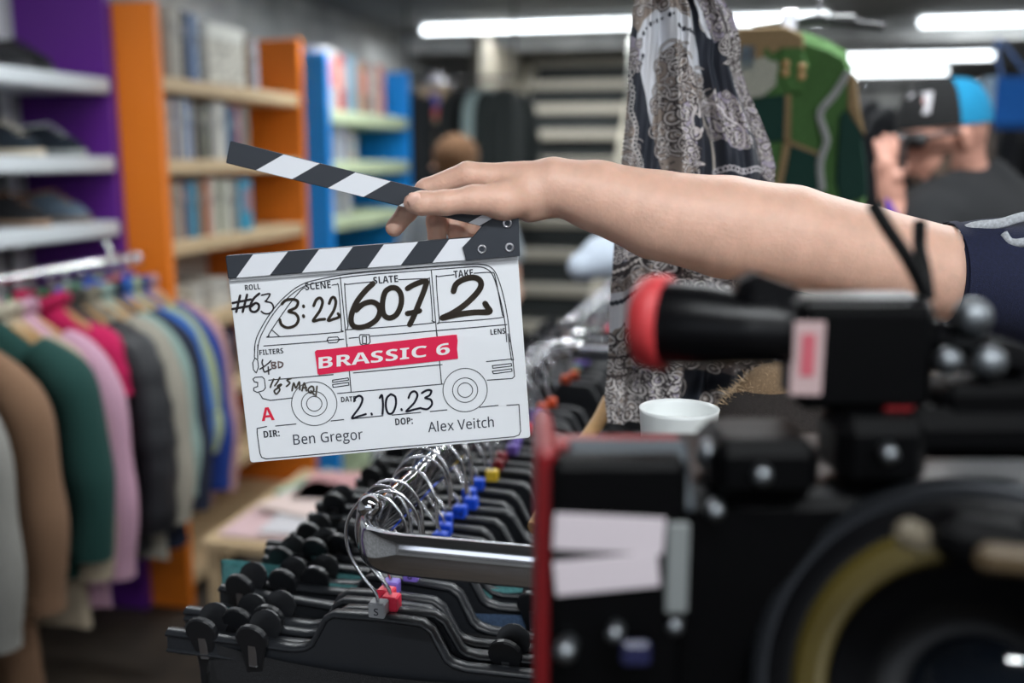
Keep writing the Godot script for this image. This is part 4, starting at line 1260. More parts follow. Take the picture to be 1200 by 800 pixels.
	var back := -Vector3(-0.2259, -0.1812, -0.9572)
	var nb := Basis(right, up.lerp(back, 0.2).normalized(), back)
	var rings := []
	for i in 7:
		var t := -1.0 + 2.0 * i / 6.0
		var r := PackedVector3Array()
		var wv := 0.0072 * sqrt(maxf(1.0 - pow(absf(t), 4.0), 0.05))
		for k in 9:
			var a := PI * (0.18 + 0.64 * k / 8.0)
			r.append(Vector3(-0.2965, 1.5605, -0.8728) + nb * Vector3(t * 0.0068, wv * cos(a) * 1.25, 0.0121 * pow(sin(a), 0.5) - 0.0003 * t + (0.0004 - 0.0012 * t * t)))
		rings.append(r)
	loft(st, rings, false, false, false)
	wpart(o, "thumb_nail", done(st), M.nail)
	st = start()
	lathe(st, [Vector2(0, 0.0006), Vector2(0.0013, 0.0004), Vector2(0.0018, -0.0004)], 10, Transform3D(Basis(Vector3.RIGHT, 0.9), Vector3(0.0183, 1.5716, -0.9758)))
	wpart(o, "mole", done(st), mat(rgb(150, 96, 72), 0.6))
	# short sleeve and shirt
	var navy := cloth(rgb(26, 32, 64), 30.0, 0.5)
	st = start()
	rings = []
	var path := [Vector3(0.1934, 1.4829, -1.0682), Vector3(0.1984, 1.4829, -1.0694), Vector3(0.2313, 1.4806, -1.082), Vector3(0.2774, 1.4754, -1.1075), Vector3(0.3232, 1.4707, -1.1279), Vector3(0.3737, 1.4584, -1.1584)]
	var rad := [0.0495, 0.0535, 0.06, 0.068, 0.075, 0.085]
	tube(st, path, rad, 28, 1.05, true, Vector3.UP)
	wpart(o, "sleeve", done(st), navy)
	st = start()
	tube(st, [Vector3(0.1942, 1.4829, -1.0684), Vector3(0.2017, 1.4829, -1.0702)], [0.0545, 0.0558], 28, 1.05, false, Vector3.UP)
	wpart(o, "sleeve_hem", done(st), navy)
	# white stripes along the top of the sleeve
	for s in 2:
		st = start()
		var pts: Array = [[Vector3(0.1971, 1.5228, -1.061), Vector3(0.2142, 1.5334, -1.0566), Vector3(0.2383, 1.5372, -1.0557), Vector3(0.2599, 1.5439, -1.0589), Vector3(0.2983, 1.5507, -1.064)], [Vector3(0.24, 1.528, -1.046), Vector3(0.2454, 1.5203, -1.0406), Vector3(0.2568, 1.5207, -1.0381), Vector3(0.2788, 1.5275, -1.0394)]][s]
		tube(st, curve3(pts, 4), 0.005, 8, 0.6)
		wpart(o, "white_stripe", done(st), cloth(rgb(206, 210, 216), 30.0, 0.4))
	var sh := Vector3(0.3737, 1.4584, -1.1584)
	var c := foot + Vector3(0, 0, 0)
	var tor := [
		[sh, c + Vector3(-0.1, 1.46, 0.05), 0.085, 0.09, 0.05],
		[c + Vector3(-0.12, 1.44, 0.06), c + Vector3(0.15, 1.44, -0.06), 0.085, 0.08, 0.06],
		[c + Vector3(-0.06, 1.36, 0.03), c + Vector3(-0.05, 1.0, 0.02), 0.13, 0.125, 0.06],
		[c + Vector3(0.08, 1.36, -0.03), c + Vector3(0.06, 1.0, -0.02), 0.13, 0.125, 0.06],
		[c + Vector3(0, 1.05, 0), c + Vector3(0, 0.9, 0), 0.15, 0.15, 0.06],
		[c + Vector3(0.18, 1.42, -0.07), c + Vector3(0.24, 1.2, -0.08), 0.075, 0.068, 0.05]]
	wpart(o, "shirt", body_mesh(tor, 0.014, 0.05), navy)
	var legs := [
		[c + Vector3(-0.07, 0.92, 0.03), c + Vector3(-0.08, 0.5, 0.03), 0.1, 0.066, 0.03], [c + Vector3(-0.08, 0.5, 0.03), c + Vector3(-0.08, 0.06, 0.03), 0.066, 0.055, 0.03],
		[c + Vector3(0.09, 0.92, -0.03), c + Vector3(0.1, 0.5, -0.03), 0.1, 0.066, 0.03], [c + Vector3(0.1, 0.5, -0.03), c + Vector3(0.1, 0.06, -0.03), 0.066, 0.055, 0.03]]
	wpart(o, "trousers", body_mesh(legs, 0.015, 0.03), cloth(rgb(40, 44, 56), 24.0))
	for q in [Vector3(-0.08, 0, 0.03), Vector3(0.1, 0, -0.03)]:
		wpart(o, "shoe", body_mesh([[c + q + Vector3(0.03, 0.04, 0.01), c + q + Vector3(-0.12, 0.036, -0.05), 0.04, 0.034, 0.02]], 0.012, 0.02), M.dark)
	var hd := c + Vector3(-0.02, 1.68, 0.02)
	var head := [
		[hd + Vector3(0.02, 0.03, 0), hd + Vector3(-0.02, 0.03, 0.0), 0.088, 0.085, 0.03], [hd + Vector3(-0.03, -0.03, 0.01), hd + Vector3(-0.05, -0.07, 0.015), 0.062, 0.042, 0.03],
		[hd + Vector3(-0.095, -0.01, 0.02), hd + Vector3(-0.11, -0.025, 0.022), 0.012, 0.012, 0.014], [hd + Vector3(0.01, -0.05, 0), c + Vector3(0.01, 1.48, 0), 0.055, 0.06, 0.03],
		[hd + Vector3(0, -0.005, 0.085), hd + Vector3(0, -0.03, 0.085), 0.014, 0.01, 0.008], [hd + Vector3(0, -0.005, -0.085), hd + Vector3(0, -0.03, -0.085), 0.014, 0.01, 0.008],
		[c + Vector3(0.24, 1.22, -0.08), c + Vector3(0.25, 0.98, -0.06), 0.045, 0.035, 0.02], [c + Vector3(0.25, 0.98, -0.06), c + Vector3(0.24, 0.84, -0.08), 0.032, 0.028, 0.02]]
	wpart(o, "head_and_arm", body_mesh(head, 0.009, 0.02), M.skin)
	wpart(o, "hair", body_mesh([[hd + Vector3(0.035, 0.045, 0.0), hd + Vector3(-0.005, 0.06, 0), 0.09, 0.082, 0.02]], 0.01, 0.02), cloth(rgb(84, 60, 44), 30.0))

# ---------- the person in a trucker cap ----------
func build_cap_person() -> void:
	var foot := Vector3(0.5, 0, -2.66)
	var o := thing("person", "person in black and blue trucker cap, dark glasses and black hoodie, hand raised", "person", foot)
	var d := 2.4
	var skin := grained(mat(rgb(186, 134, 116), 0.55), M.soft, 14.0)
	var bones := [
		[Vector3(0.4612, 1.6708, -2.6297), Vector3(0.4334, 1.6667, -2.6224), 0.088, 0.082, 0.03],
		[Vector3(0.4187, 1.6344, -2.6128), Vector3(0.4243, 1.598, -2.6072), 0.07, 0.058, 0.03],
		[Vector3(0.4091, 1.5778, -2.5998), Vector3(0.414, 1.5575, -2.5971), 0.034, 0.028, 0.03],
		[Vector3(0.3729, 1.6303, -2.6012), Vector3(0.3638, 1.6081, -2.5948), 0.011, 0.0155, 0.016],
		[Vector3(0.3849, 1.5818, -2.5948), Vector3(0.3854, 1.5697, -2.5927), 0.014, 0.014, 0.014],
		[Vector3(0.4791, 1.6565, -2.5372), Vector3(0.4892, 1.6254, -2.5389), 0.015, 0.011, 0.008],
		[Vector3(0.4907, 1.5898, -2.6318), Vector3(0.522, 1.4746, -2.6487), 0.06, 0.07, 0.03],
		# raised hand: palm, fingers and thumb
		[Vector3(0.3216, 1.5273, -2.4965), Vector3(0.3117, 1.5784, -2.5038), 0.03, 0.034, 0.02, Vector3(0.9733, 0, -0.2297), 1.2],
		[Vector3(0.2982, 1.5902, -2.4924), Vector3(0.2839, 1.6373, -2.5084), 0.011, 0.0085, 0.005], [Vector3(0.3116, 1.5941, -2.4963), Vector3(0.3029, 1.6491, -2.5151), 0.011, 0.0085, 0.005],
		[Vector3(0.3252, 1.5941, -2.4995), Vector3(0.3237, 1.6493, -2.5305), 0.011, 0.0085, 0.005], [Vector3(0.3385, 1.5882, -2.512), Vector3(0.3412, 1.6376, -2.5429), 0.01, 0.008, 0.005],
		[Vector3(0.3317, 1.5554, -2.4728), Vector3(0.3478, 1.5826, -2.4817), 0.013, 0.009, 0.008],
		[Vector3(0.3216, 1.5273, -2.4965), Vector3(0.3324, 1.4567, -2.4856), 0.027, 0.033, 0.02], [Vector3(0.3324, 1.4567, -2.4856), Vector3(0.3529, 1.3732, -2.4851), 0.033, 0.036, 0.02]]
	wpart(o, "head_and_hand", body_mesh(bones, 0.006, 0.01), skin)
	wpart(o, "beard", body_mesh([[Vector3(0.4179, 1.5595, -2.5984), Vector3(0.398, 1.5555, -2.593), 0.036, 0.026, 0.02], [Vector3(0.4369, 1.57, -2.5788), Vector3(0.4465, 1.6059, -2.5617), 0.03, 0.016, 0.02]], 0.007, 0.015), cloth(rgb(96, 78, 66), 40.0))
	wpart(o, "hair", body_mesh([[Vector3(0.5033, 1.6711, -2.6501), Vector3(0.524, 1.6143, -2.6547), 0.062, 0.05, 0.02]], 0.008, 0.02), cloth(rgb(70, 58, 50), 40.0))
	# cap: black front panels, blue mesh back, peak, patch
	var cc := Vector3(0.4569, 1.6789, -2.6302)
	var right := Vector3(0.9733, 0, -0.2297)
	var fh := Vector3(-0.2297, 0, -0.9733)
	var capb := Basis(right, Vector3.UP, -fh) * Basis(Vector3.BACK, 0.1)
	var blk := cloth(rgb(8, 9, 11), 40.0)
	var mesh_blue := cloth(rgb(0, 138, 186), 60.0)
	for e in 2:
		var st := start()
		var rings := []
		for i in 11:
			var v := i / 10.0
			var y := -0.002 + 0.113 * sin(v * PI / 2)
			var r := 0.105 * pow(cos(v * PI / 2), 0.6) + 0.0005
			var ring := PackedVector3Array()
			for k in 19:
				var a := (PI * 0.5 + PI * k / 18.0) if e == 0 else (-PI * 0.5 + PI * k / 18.0)
				ring.append(cc + capb * Vector3(r * 1.06 * cos(a) - 0.008, y * (1.0 if e == 0 else 0.98), r * 0.92 * sin(a)))
			rings.append(ring)
		loft(st, rings, false, false, false)
		wpart(o, "cap_front" if e == 0 else "cap_mesh", done(st), blk if e == 0 else mesh_blue)
	var st2 := start()
	var pr := []
	for i in 8:
		var t := i / 7.0
		var ring := PackedVector3Array()
		var hw := 0.088 * sqrt(1.0 - pow(t, 3.0) * 0.93)
		for k in 14:
			var a := TAU * k / 14
			ring.append(cc + capb * Vector3(-0.085 - 0.075 * t, 0.0 - 0.02 * t + 0.003 * sin(a) - 0.018 * pow(cos(a), 2.0) * 1.0, hw * cos(a)))
		pr.append(ring)
	loft(st2, pr)
	wpart(o, "cap_peak", done(st2), blk)
	var patch := part(o, "cap_patch", boxm(Vector3(0.004, 0.052, 0.06), 0.001), mat(rgb(190, 188, 192), 0.7), cc + capb * Vector3(-0.085, 0.055, 0.05) - o.position, capb * Basis(Vector3.UP, 0.62) * Basis(Vector3.BACK, -0.32))
	part(patch, "patch_mark", boxm(Vector3(0.004, 0.018, 0.03), 0.001), mat(rgb(190, 150, 148), 0.7), Vector3(-0.0015, 0.004, 0))
	st2 = start()
	tube(st2, [Vector3(0.3558, 1.6537, -2.5598), Vector3(0.4002, 1.6489, -2.5276), Vector3(0.4501, 1.6581, -2.5202), Vector3(0.4905, 1.6603, -2.5406)], [0.004, 0.006, 0.005, 0.004], 8)
	wpart(o, "glasses_frame", done(st2), M.clip_plastic)
	wpart(o, "glasses_lens", body_mesh([[Vector3(0.3619, 1.6399, -2.5691), Vector3(0.3838, 1.6394, -2.5376), 0.016, 0.018, 0.01], [Vector3(0.3619, 1.6399, -2.5691), Vector3(0.3648, 1.643, -2.633), 0.014, 0.016, 0.01]], 0.005, 0.01), M.clip_plastic)
	wpart(o, "phone", boxm(Vector3(0.012, 0.075, 0.03), 0.004), M.clip_plastic).transform = Transform3D(Basis(right, Vector3.UP, -fh), Vector3(0.3392, 1.6135, -2.4751) - o.position)
	# hoodie
	var c := Vector3(0.5154, 1.4404, -2.6616)
	var tor := [
		[Vector3(0.4802, 1.5049, -2.6028), Vector3(0.549, 1.5116, -2.6621), 0.075, 0.085, 0.04],
		[Vector3(0.5584, 1.5438, -2.7017), Vector3(0.5876, 1.4934, -2.7095), 0.06, 0.07, 0.04],
		[Vector3(0.4118, 1.4469, -2.5339), Vector3(0.628, 1.4378, -2.7294), 0.085, 0.105, 0.06],
		[Vector3(0.445, 1.3994, -2.5536), Vector3(0.5639, 1.3616, -2.6581), 0.12, 0.14, 0.06],
		[Vector3(0.5042, 1.3655, -2.603), Vector3(0.5316, 1.1049, -2.6437), 0.16, 0.15, 0.06],
		[Vector3(0.4172, 1.4391, -2.471), Vector3(0.3816, 1.3287, -2.3581), 0.07, 0.062, 0.04], [Vector3(0.3816, 1.3287, -2.3581), Vector3(0.3459, 1.4004, -2.4468), 0.058, 0.048, 0.03],
		[Vector3(0.642, 1.4237, -2.751), Vector3(0.6793, 1.2239, -2.7533), 0.075, 0.06, 0.04], [Vector3(0.6793, 1.2239, -2.7533), Vector3(0.6342, 1.0942, -2.6136), 0.058, 0.045, 0.03]]
	wpart(o, "hoodie", body_mesh(tor, 0.012, 0.05), cloth(rgb(18, 20, 24), 30.0))
	wpart(o, "collar_tag", boxm(Vector3(0.036, 0.024, 0.008), 0.003), mat(rgb(206, 24, 50), 0.5)).transform = Transform3D(Basis(right, Vector3.UP, -fh), Vector3(0.558, 1.6224, -2.6643) - o.position)
	wpart(o, "purple_cloth", body_mesh([[Vector3(0.3123, 1.5007, -2.4683), Vector3(0.3246, 1.4508, -2.4513), 0.008, 0.022, 0.01]], 0.006, 0.01), cloth(rgb(92, 50, 150), 20.0))  # scrap of purple cloth, joined to the raised wrist so it has support
	st2 = start()
	tube(st2, curve3([Vector3(0.4326, 1.5191, -2.5316), Vector3(0.4445, 1.4735, -2.4944), Vector3(0.4305, 1.4, -2.4249)], 5), 0.004, 6)
	wpart(o, "drawstring", done(st2), M.dark)
	wpart(o, "trousers", body_mesh([[foot + Vector3(-0.08, 0.95, 0.02), foot + Vector3(-0.09, 0.06, 0.0), 0.11, 0.06, 0.03], [foot + Vector3(0.1, 0.95, -0.02), foot + Vector3(0.1, 0.06, -0.03), 0.11, 0.06, 0.03]], 0.016, 0.03), cloth(rgb(34, 36, 44), 24.0))
	for x in [-0.09, 0.1]:
		wpart(o, "shoe", body_mesh([[foot + Vector3(x, 0.04, 0), foot + Vector3(x - 0.13, 0.036, 0.01), 0.042, 0.034, 0.02]], 0.012, 0.02), M.dark)

# ---------- the person half hidden behind the slate ----------
func build_hidden_person() -> void:
	var foot := Vector3(-1.27, 0, -4.32)
	var o := thing("person", "brown haired person in grey T-shirt standing behind the hand and slate", "person", foot)
	var c := foot
	wpart(o, "head_and_arms", body_mesh([
		[c + Vector3(0, 1.6, 0), c + Vector3(0.01, 1.6, 0.02), 0.08, 0.08, 0.03], [c + Vector3(0.01, 1.55, 0.03), c + Vector3(0.015, 1.52, 0.04), 0.06, 0.045, 0.03], [c + Vector3(-0.09, 1.57, 0.03), c + Vector3(-0.1, 1.56, 0.03), 0.012, 0.013, 0.012],
		[c + Vector3(0, 1.56, 0), c + Vector3(0, 1.44, -0.01), 0.052, 0.06, 0.03],
		[c + Vector3(0.23, 1.2, 0), c + Vector3(0.26, 1.0, 0.02), 0.042, 0.034, 0.02], [c + Vector3(0.26, 1.0, 0.02), c + Vector3(0.2, 0.85, 0.14), 0.034, 0.026, 0.02], [c + Vector3(0.2, 0.85, 0.14), c + Vector3(0.18, 0.8, 0.19), 0.03, 0.018, 0.02],
		[c + Vector3(-0.23, 1.2, 0), c + Vector3(-0.26, 1.0, 0.02), 0.042, 0.034, 0.02], [c + Vector3(-0.26, 1.0, 0.02), c + Vector3(-0.22, 0.82, 0.1), 0.034, 0.026, 0.02]], 0.009, 0.02), M.skin)
	wpart(o, "hair", body_mesh([[c + Vector3(0, 1.61, 0.0), c + Vector3(0, 1.605, 0.035), 0.096, 0.092, 0.02], [c + Vector3(0, 1.6, 0.02), c + Vector3(0, 1.56, 0.03), 0.09, 0.075, 0.03]], 0.01, 0.02), cloth(rgb(112, 78, 48), 30.0))
	wpart(o, "t_shirt", body_mesh([
		[c + Vector3(-0.13, 1.41, 0), c + Vector3(0.13, 1.41, 0), 0.075, 0.075, 0.05], [c + Vector3(-0.07, 1.32, 0), c + Vector3(-0.06, 0.98, 0), 0.115, 0.115, 0.05], [c + Vector3(0.07, 1.32, 0), c + Vector3(0.06, 0.98, 0), 0.115, 0.115, 0.05],
		[c + Vector3(0.17, 1.4, 0), c + Vector3(0.235, 1.18, 0), 0.065, 0.066, 0.03], [c + Vector3(-0.17, 1.4, 0), c + Vector3(-0.235, 1.18, 0), 0.065, 0.066, 0.03]], 0.012, 0.04), cloth(rgb(166, 176, 184), 24.0))
	wpart(o, "trousers", body_mesh([[c + Vector3(-0.08, 0.93, 0), c + Vector3(-0.09, 0.06, 0), 0.105, 0.06, 0.03], [c + Vector3(0.08, 0.93, 0), c + Vector3(0.09, 0.06, 0), 0.105, 0.06, 0.03]], 0.016, 0.03), cloth(rgb(40, 46, 62), 24.0))
	for x in [-0.09, 0.09]:
		wpart(o, "shoe", body_mesh([[c + Vector3(x, 0.04, -0.02), c + Vector3(x, 0.036, 0.12), 0.042, 0.034, 0.02]], 0.012, 0.02), M.dark)


# ---------- the paisley scarf ----------
var art: Image

func art_poly(a: Array, col: Color) -> void:
	var p := v2s(a)
	var lo := p[0]
	var hi := p[0]
	for q in p:
		lo = lo.min(q)
		hi = hi.max(q)
	for y in range(maxi(int(lo.y), 0), mini(int(hi.y) + 1, 1024)):
		var xs := []
		for i in p.size():
			var s := p[i]
			var e := p[(i + 1) % p.size()]
			if (s.y <= y) != (e.y <= y):
				xs.append(s.x + (y - s.y) / (e.y - s.y) * (e.x - s.x))
		xs.sort()
		for i in range(0, xs.size() - 1, 2):
			var x0 := clampi(int(xs[i]), 0, 512)
			var x1 := clampi(int(xs[i + 1]) + 1, 0, 512)
			if x1 > x0:
				art.fill_rect(Rect2i(x0, y, x1 - x0, 1), col)

func art_dot(c: Vector2, rx: float, ry: float, col: Color) -> void:
	for y in range(int(c.y - ry), int(c.y + ry) + 1):
		var t := (y - c.y) / ry
		if y < 0 or y > 1023 or absf(t) > 1.0:
			continue
		var w := rx * sqrt(1.0 - t * t)
		var x0 := clampi(int(round(c.x - w)), 0, 512)
		var x1 := clampi(int(round(c.x + w)), 0, 512)
		if x1 > x0:
			art.fill_rect(Rect2i(x0, y, x1 - x0, 1), col)

func art_line(p: PackedVector2Array, w: float, col: Color) -> void:
	for i in p.size() - 1:
		var n := int(p[i].distance_to(p[i + 1]) / maxf(w * 0.4, 0.7)) + 1
		for k in n:
			art_dot(p[i].lerp(p[i + 1], float(k) / n), w, w * 0.75, col)

# rings, scrolls and teardrops over a polygon of the print
func art_paisley(a: Array, base: Color, seed: int, n: int, size := 1.0) -> void:
	art_poly(a, base)
	var p := v2s(a)
	var lo := p[0]
	var hi := p[0]
	for q in p:
		lo = lo.min(q)
		hi = hi.max(q)
	var r := RandomNumberGenerator.new()
	r.seed = seed
	var dark := rgb(52, 46, 48)
	var lite := rgb(206, 200, 198)
	for i in n:
		var c := Vector2(r.randf_range(lo.x, hi.x), r.randf_range(lo.y, hi.y))
		if not Geometry2D.is_point_in_polygon(c, p):
			continue
		var s := r.randf_range(0.7, 1.4) * size
		var turn := r.randf() * TAU
		if i % 3 == 0:
			for q in [[15.0, dark], [12.5, lite], [9.0, dark], [6.5, base], [3.5, lite]]:
				art_dot(c, q[0] * s, q[0] * s * 0.72, q[1])
		elif i % 3 == 1:
			var sp := PackedVector2Array()
			for k in 26:
				var an := turn + k * 0.36
				sp.append(c + Vector2(cos(an), sin(an) * 0.72) * (2.0 + k * 0.85) * s)
			art_line(sp, 2.6 * s, dark)
			art_line(sp, 1.2 * s, lite)
		else:
			var dr := Vector2(cos(turn), sin(turn) * 0.72)
			for k in 12:
				art_dot(c + dr * k * 2.6 * s, (11.0 - k * 0.8) * s, (8.0 - k * 0.6) * s, dark)
			for k in 10:
				art_dot(c + dr * k * 2.6 * s, (8.0 - k * 0.75) * s, (5.5 - k * 0.5) * s, lite)
			for k in 7:
				art_dot(c + dr * k * 2.2 * s, (4.5 - k * 0.5) * s, (3.2 - k * 0.4) * s, base)
	for i in n * 2:
		var c := Vector2(r.randf_range(lo.x, hi.x), r.randf_range(lo.y, hi.y))
		if Geometry2D.is_point_in_polygon(c, p):
			art_dot(c, 2.4 * size, 1.8 * size, dark if i % 2 == 0 else lite)

# scalloped lace edge along a line
func art_lace(a: Array, w: float, col: Color) -> void:
	var p := curve2(v2s(a), 8)
	art_line(p, w, col)
	for i in range(0, p.size(), 2):
		art_dot(p[i], w * 2.2, w * 1.8, col)
		art_dot(p[i], w * 1.2, w, rgb(44, 46, 56))

func art_beads(a: Array, col: Color, s: float) -> void:
	var p := curve2(v2s(a), 3)
	for i in p.size():
		art_dot(p[i], (8.0 if i % 2 == 0 else 4.5) * s, (6.5 if i % 2 == 0 else 3.5) * s, col)

func scarf_art() -> ImageTexture:
	art = Image.create(512, 1024, false, Image.FORMAT_RGB8)
	var navy := rgb(38, 43, 54)
	var white := rgb(212, 214, 220)
	var taupe := rgb(140, 128, 120)
	var lilac := rgb(158, 150, 166)
	art.fill(navy)
	# upper part: white panel with a paisley column
	art_poly([30, 48, 138, 0, 248, 0, 279, 68, 308, 149, 322, 213, 262, 225, 225, 270, 184, 310, 118, 350, 94, 330, 70, 249, 43, 189, 21, 129], white)
	art_paisley([-17, 0, 248, 0, 264, 64, 248, 84, 197, 56, 119, 48, 49, 80, 27, 109, 4, 89], taupe, 3, 31, 1.08)
	art_beads([38, 133, 66, 97, 125, 76, 185, 68], navy, 0.9)
	art_beads([203, 97, 234, 109, 266, 113], navy, 0.9)
	art_beads([21, 209, 43, 189, 56, 161], navy, 0.9)
	art_paisley([-5, 109, 38, 133, 36, 197, 5, 197], lilac, 4, 13, 0.93)
	art_paisley([139, 153, 166, 145, 204, 129, 230, 157, 249, 205, 294, 209, 322, 213, 301, 270, 274, 290, 245, 270, 216, 310, 222, 380, 240, 431, 137, 441, 112, 380, 94, 330, 107, 274, 121, 266, 123, 199], taupe, 5, 118, 1.32)
	art_paisley([188, 280, 225, 270, 239, 380, 226, 414, 203, 410], lilac, 6, 27, 1.24)
	# scroll at the panel's edge
	art_line(curve2(v2s([248, 286, 229, 310, 236, 338, 262, 334, 287, 310, 269, 282, 256, 306]), 6), 6.0, rgb(196, 190, 190))
	art_line(curve2(v2s([287, 310, 306, 370, 307, 426]), 6), 6.0, rgb(176, 168, 160))
	# flower on the navy panel
	art_paisley([302, 266, 350, 253, 397, 241, 420, 266, 436, 286, 451, 306, 452, 326, 427, 338, 413, 330, 423, 358, 408, 378, 383, 382, 357, 374, 345, 358, 317, 354, 313, 330, 303, 302], lilac, 7, 68, 1.08)
	art_line(curve2(v2s([309, 266, 351, 282, 371, 310, 406, 330, 398, 374]), 6), 3.0, rgb(222, 216, 220))
	# right border
	art_paisley([369, 0, 523, 0, 521, 28, 512, 105, 378, 133, 345, 89, 324, 48], lilac, 8, 54, 1.24)
	art_poly([435, 0, 479, 0, 449, 48, 449, 113, 425, 117, 402, 64], rgb(52, 44, 48))
	art_poly([326, 28, 342, 32, 349, 97, 362, 125, 346, 121, 324, 80], white)
	art_paisley([394, 133, 512, 109, 516, 205, 454, 221, 429, 189], rgb(70, 64, 62), 9, 54, 1.24)
	art_paisley([461, 213, 516, 205, 516, 249, 518, 402, 512, 443, 473, 443, 463, 410, 450, 330], lilac, 10, 72, 1.16)
	art_line(v2s([447, 237, 456, 330, 466, 410, 467, 443]), 5.0, rgb(56, 48, 50))
	art_lace([308, 435, 346, 422, 386, 431, 425, 424, 465, 429], 4.0, rgb(206, 202, 206))
	# left border lace
	art_paisley([-8, 189, 5, 197, 3, 270, 39, 350, 66, 441, -19, 441, -6, 390, -7, 290], taupe, 11, 54, 1.08)
	art_lace([-3, 197, 16, 249, 13, 290, 38, 330, 35, 370, 62, 406, 72, 443], 4.0, rgb(210, 206, 204))
	# lower part: banded border, white ground, paisley hem
	art_poly([-42, 431, 178, 431, 196, 632, -7, 632], rgb(120, 116, 122))
	art_paisley([-13, 571, 108, 571, 169, 632, 114, 632, 5, 644], rgb(124, 120, 128), 12, 27, 1.24)
	art_poly([-5, 656, 113, 618, 115, 644, -2, 688], rgb(46, 40, 42))
	art_beads([5, 668, 23, 660, 44, 654, 66, 646, 87, 638], rgb(198, 190, 186), 0.6)
	art_paisley([-1, 692, 121, 648, 124, 688, 2, 720], taupe, 13, 27, 0.93)
	art_poly([-4, 720, 124, 688, 173, 692, 182, 873, -3, 873], white)
	art_beads([6, 742, 25, 736, 43, 730, 62, 724, 83, 718, 104, 712], navy, 0.9)
	art_paisley([112, 612, 511, 612, 525, 893, 185, 893, 142, 712], rgb(108, 100, 100), 14, 118, 1.55)
	art_paisley([-5, 825, 16, 801, 38, 793, 60, 801, 82, 829, 104, 817, 207, 833, 226, 974, -10, 994, -8, 913], taupe, 15, 109, 1.40)
	art_line(v2s([-3, 869, 181, 853]), 4.0, rgb(56, 48, 50))
	art_line(v2s([0, 913, 199, 897]), 5.0, rgb(60, 52, 52))
	art_poly([99, 958, 531, 923, 555, 1034, 95, 1034], navy)
	art_paisley([82, 893, 217, 893, 214, 937, 174, 962, 120, 970, 95, 944], lilac, 16, 40, 1.55)
	art_paisley([295, 974, 329, 937, 381, 923, 525, 893, 555, 1034, 368, 1034, 310, 1014], taupe, 17, 90, 1.55)
	art_paisley([-9, 990, 104, 982, 98, 1034, -17, 1034], taupe, 18, 31, 1.24)
	return ImageTexture.create_from_image(art)

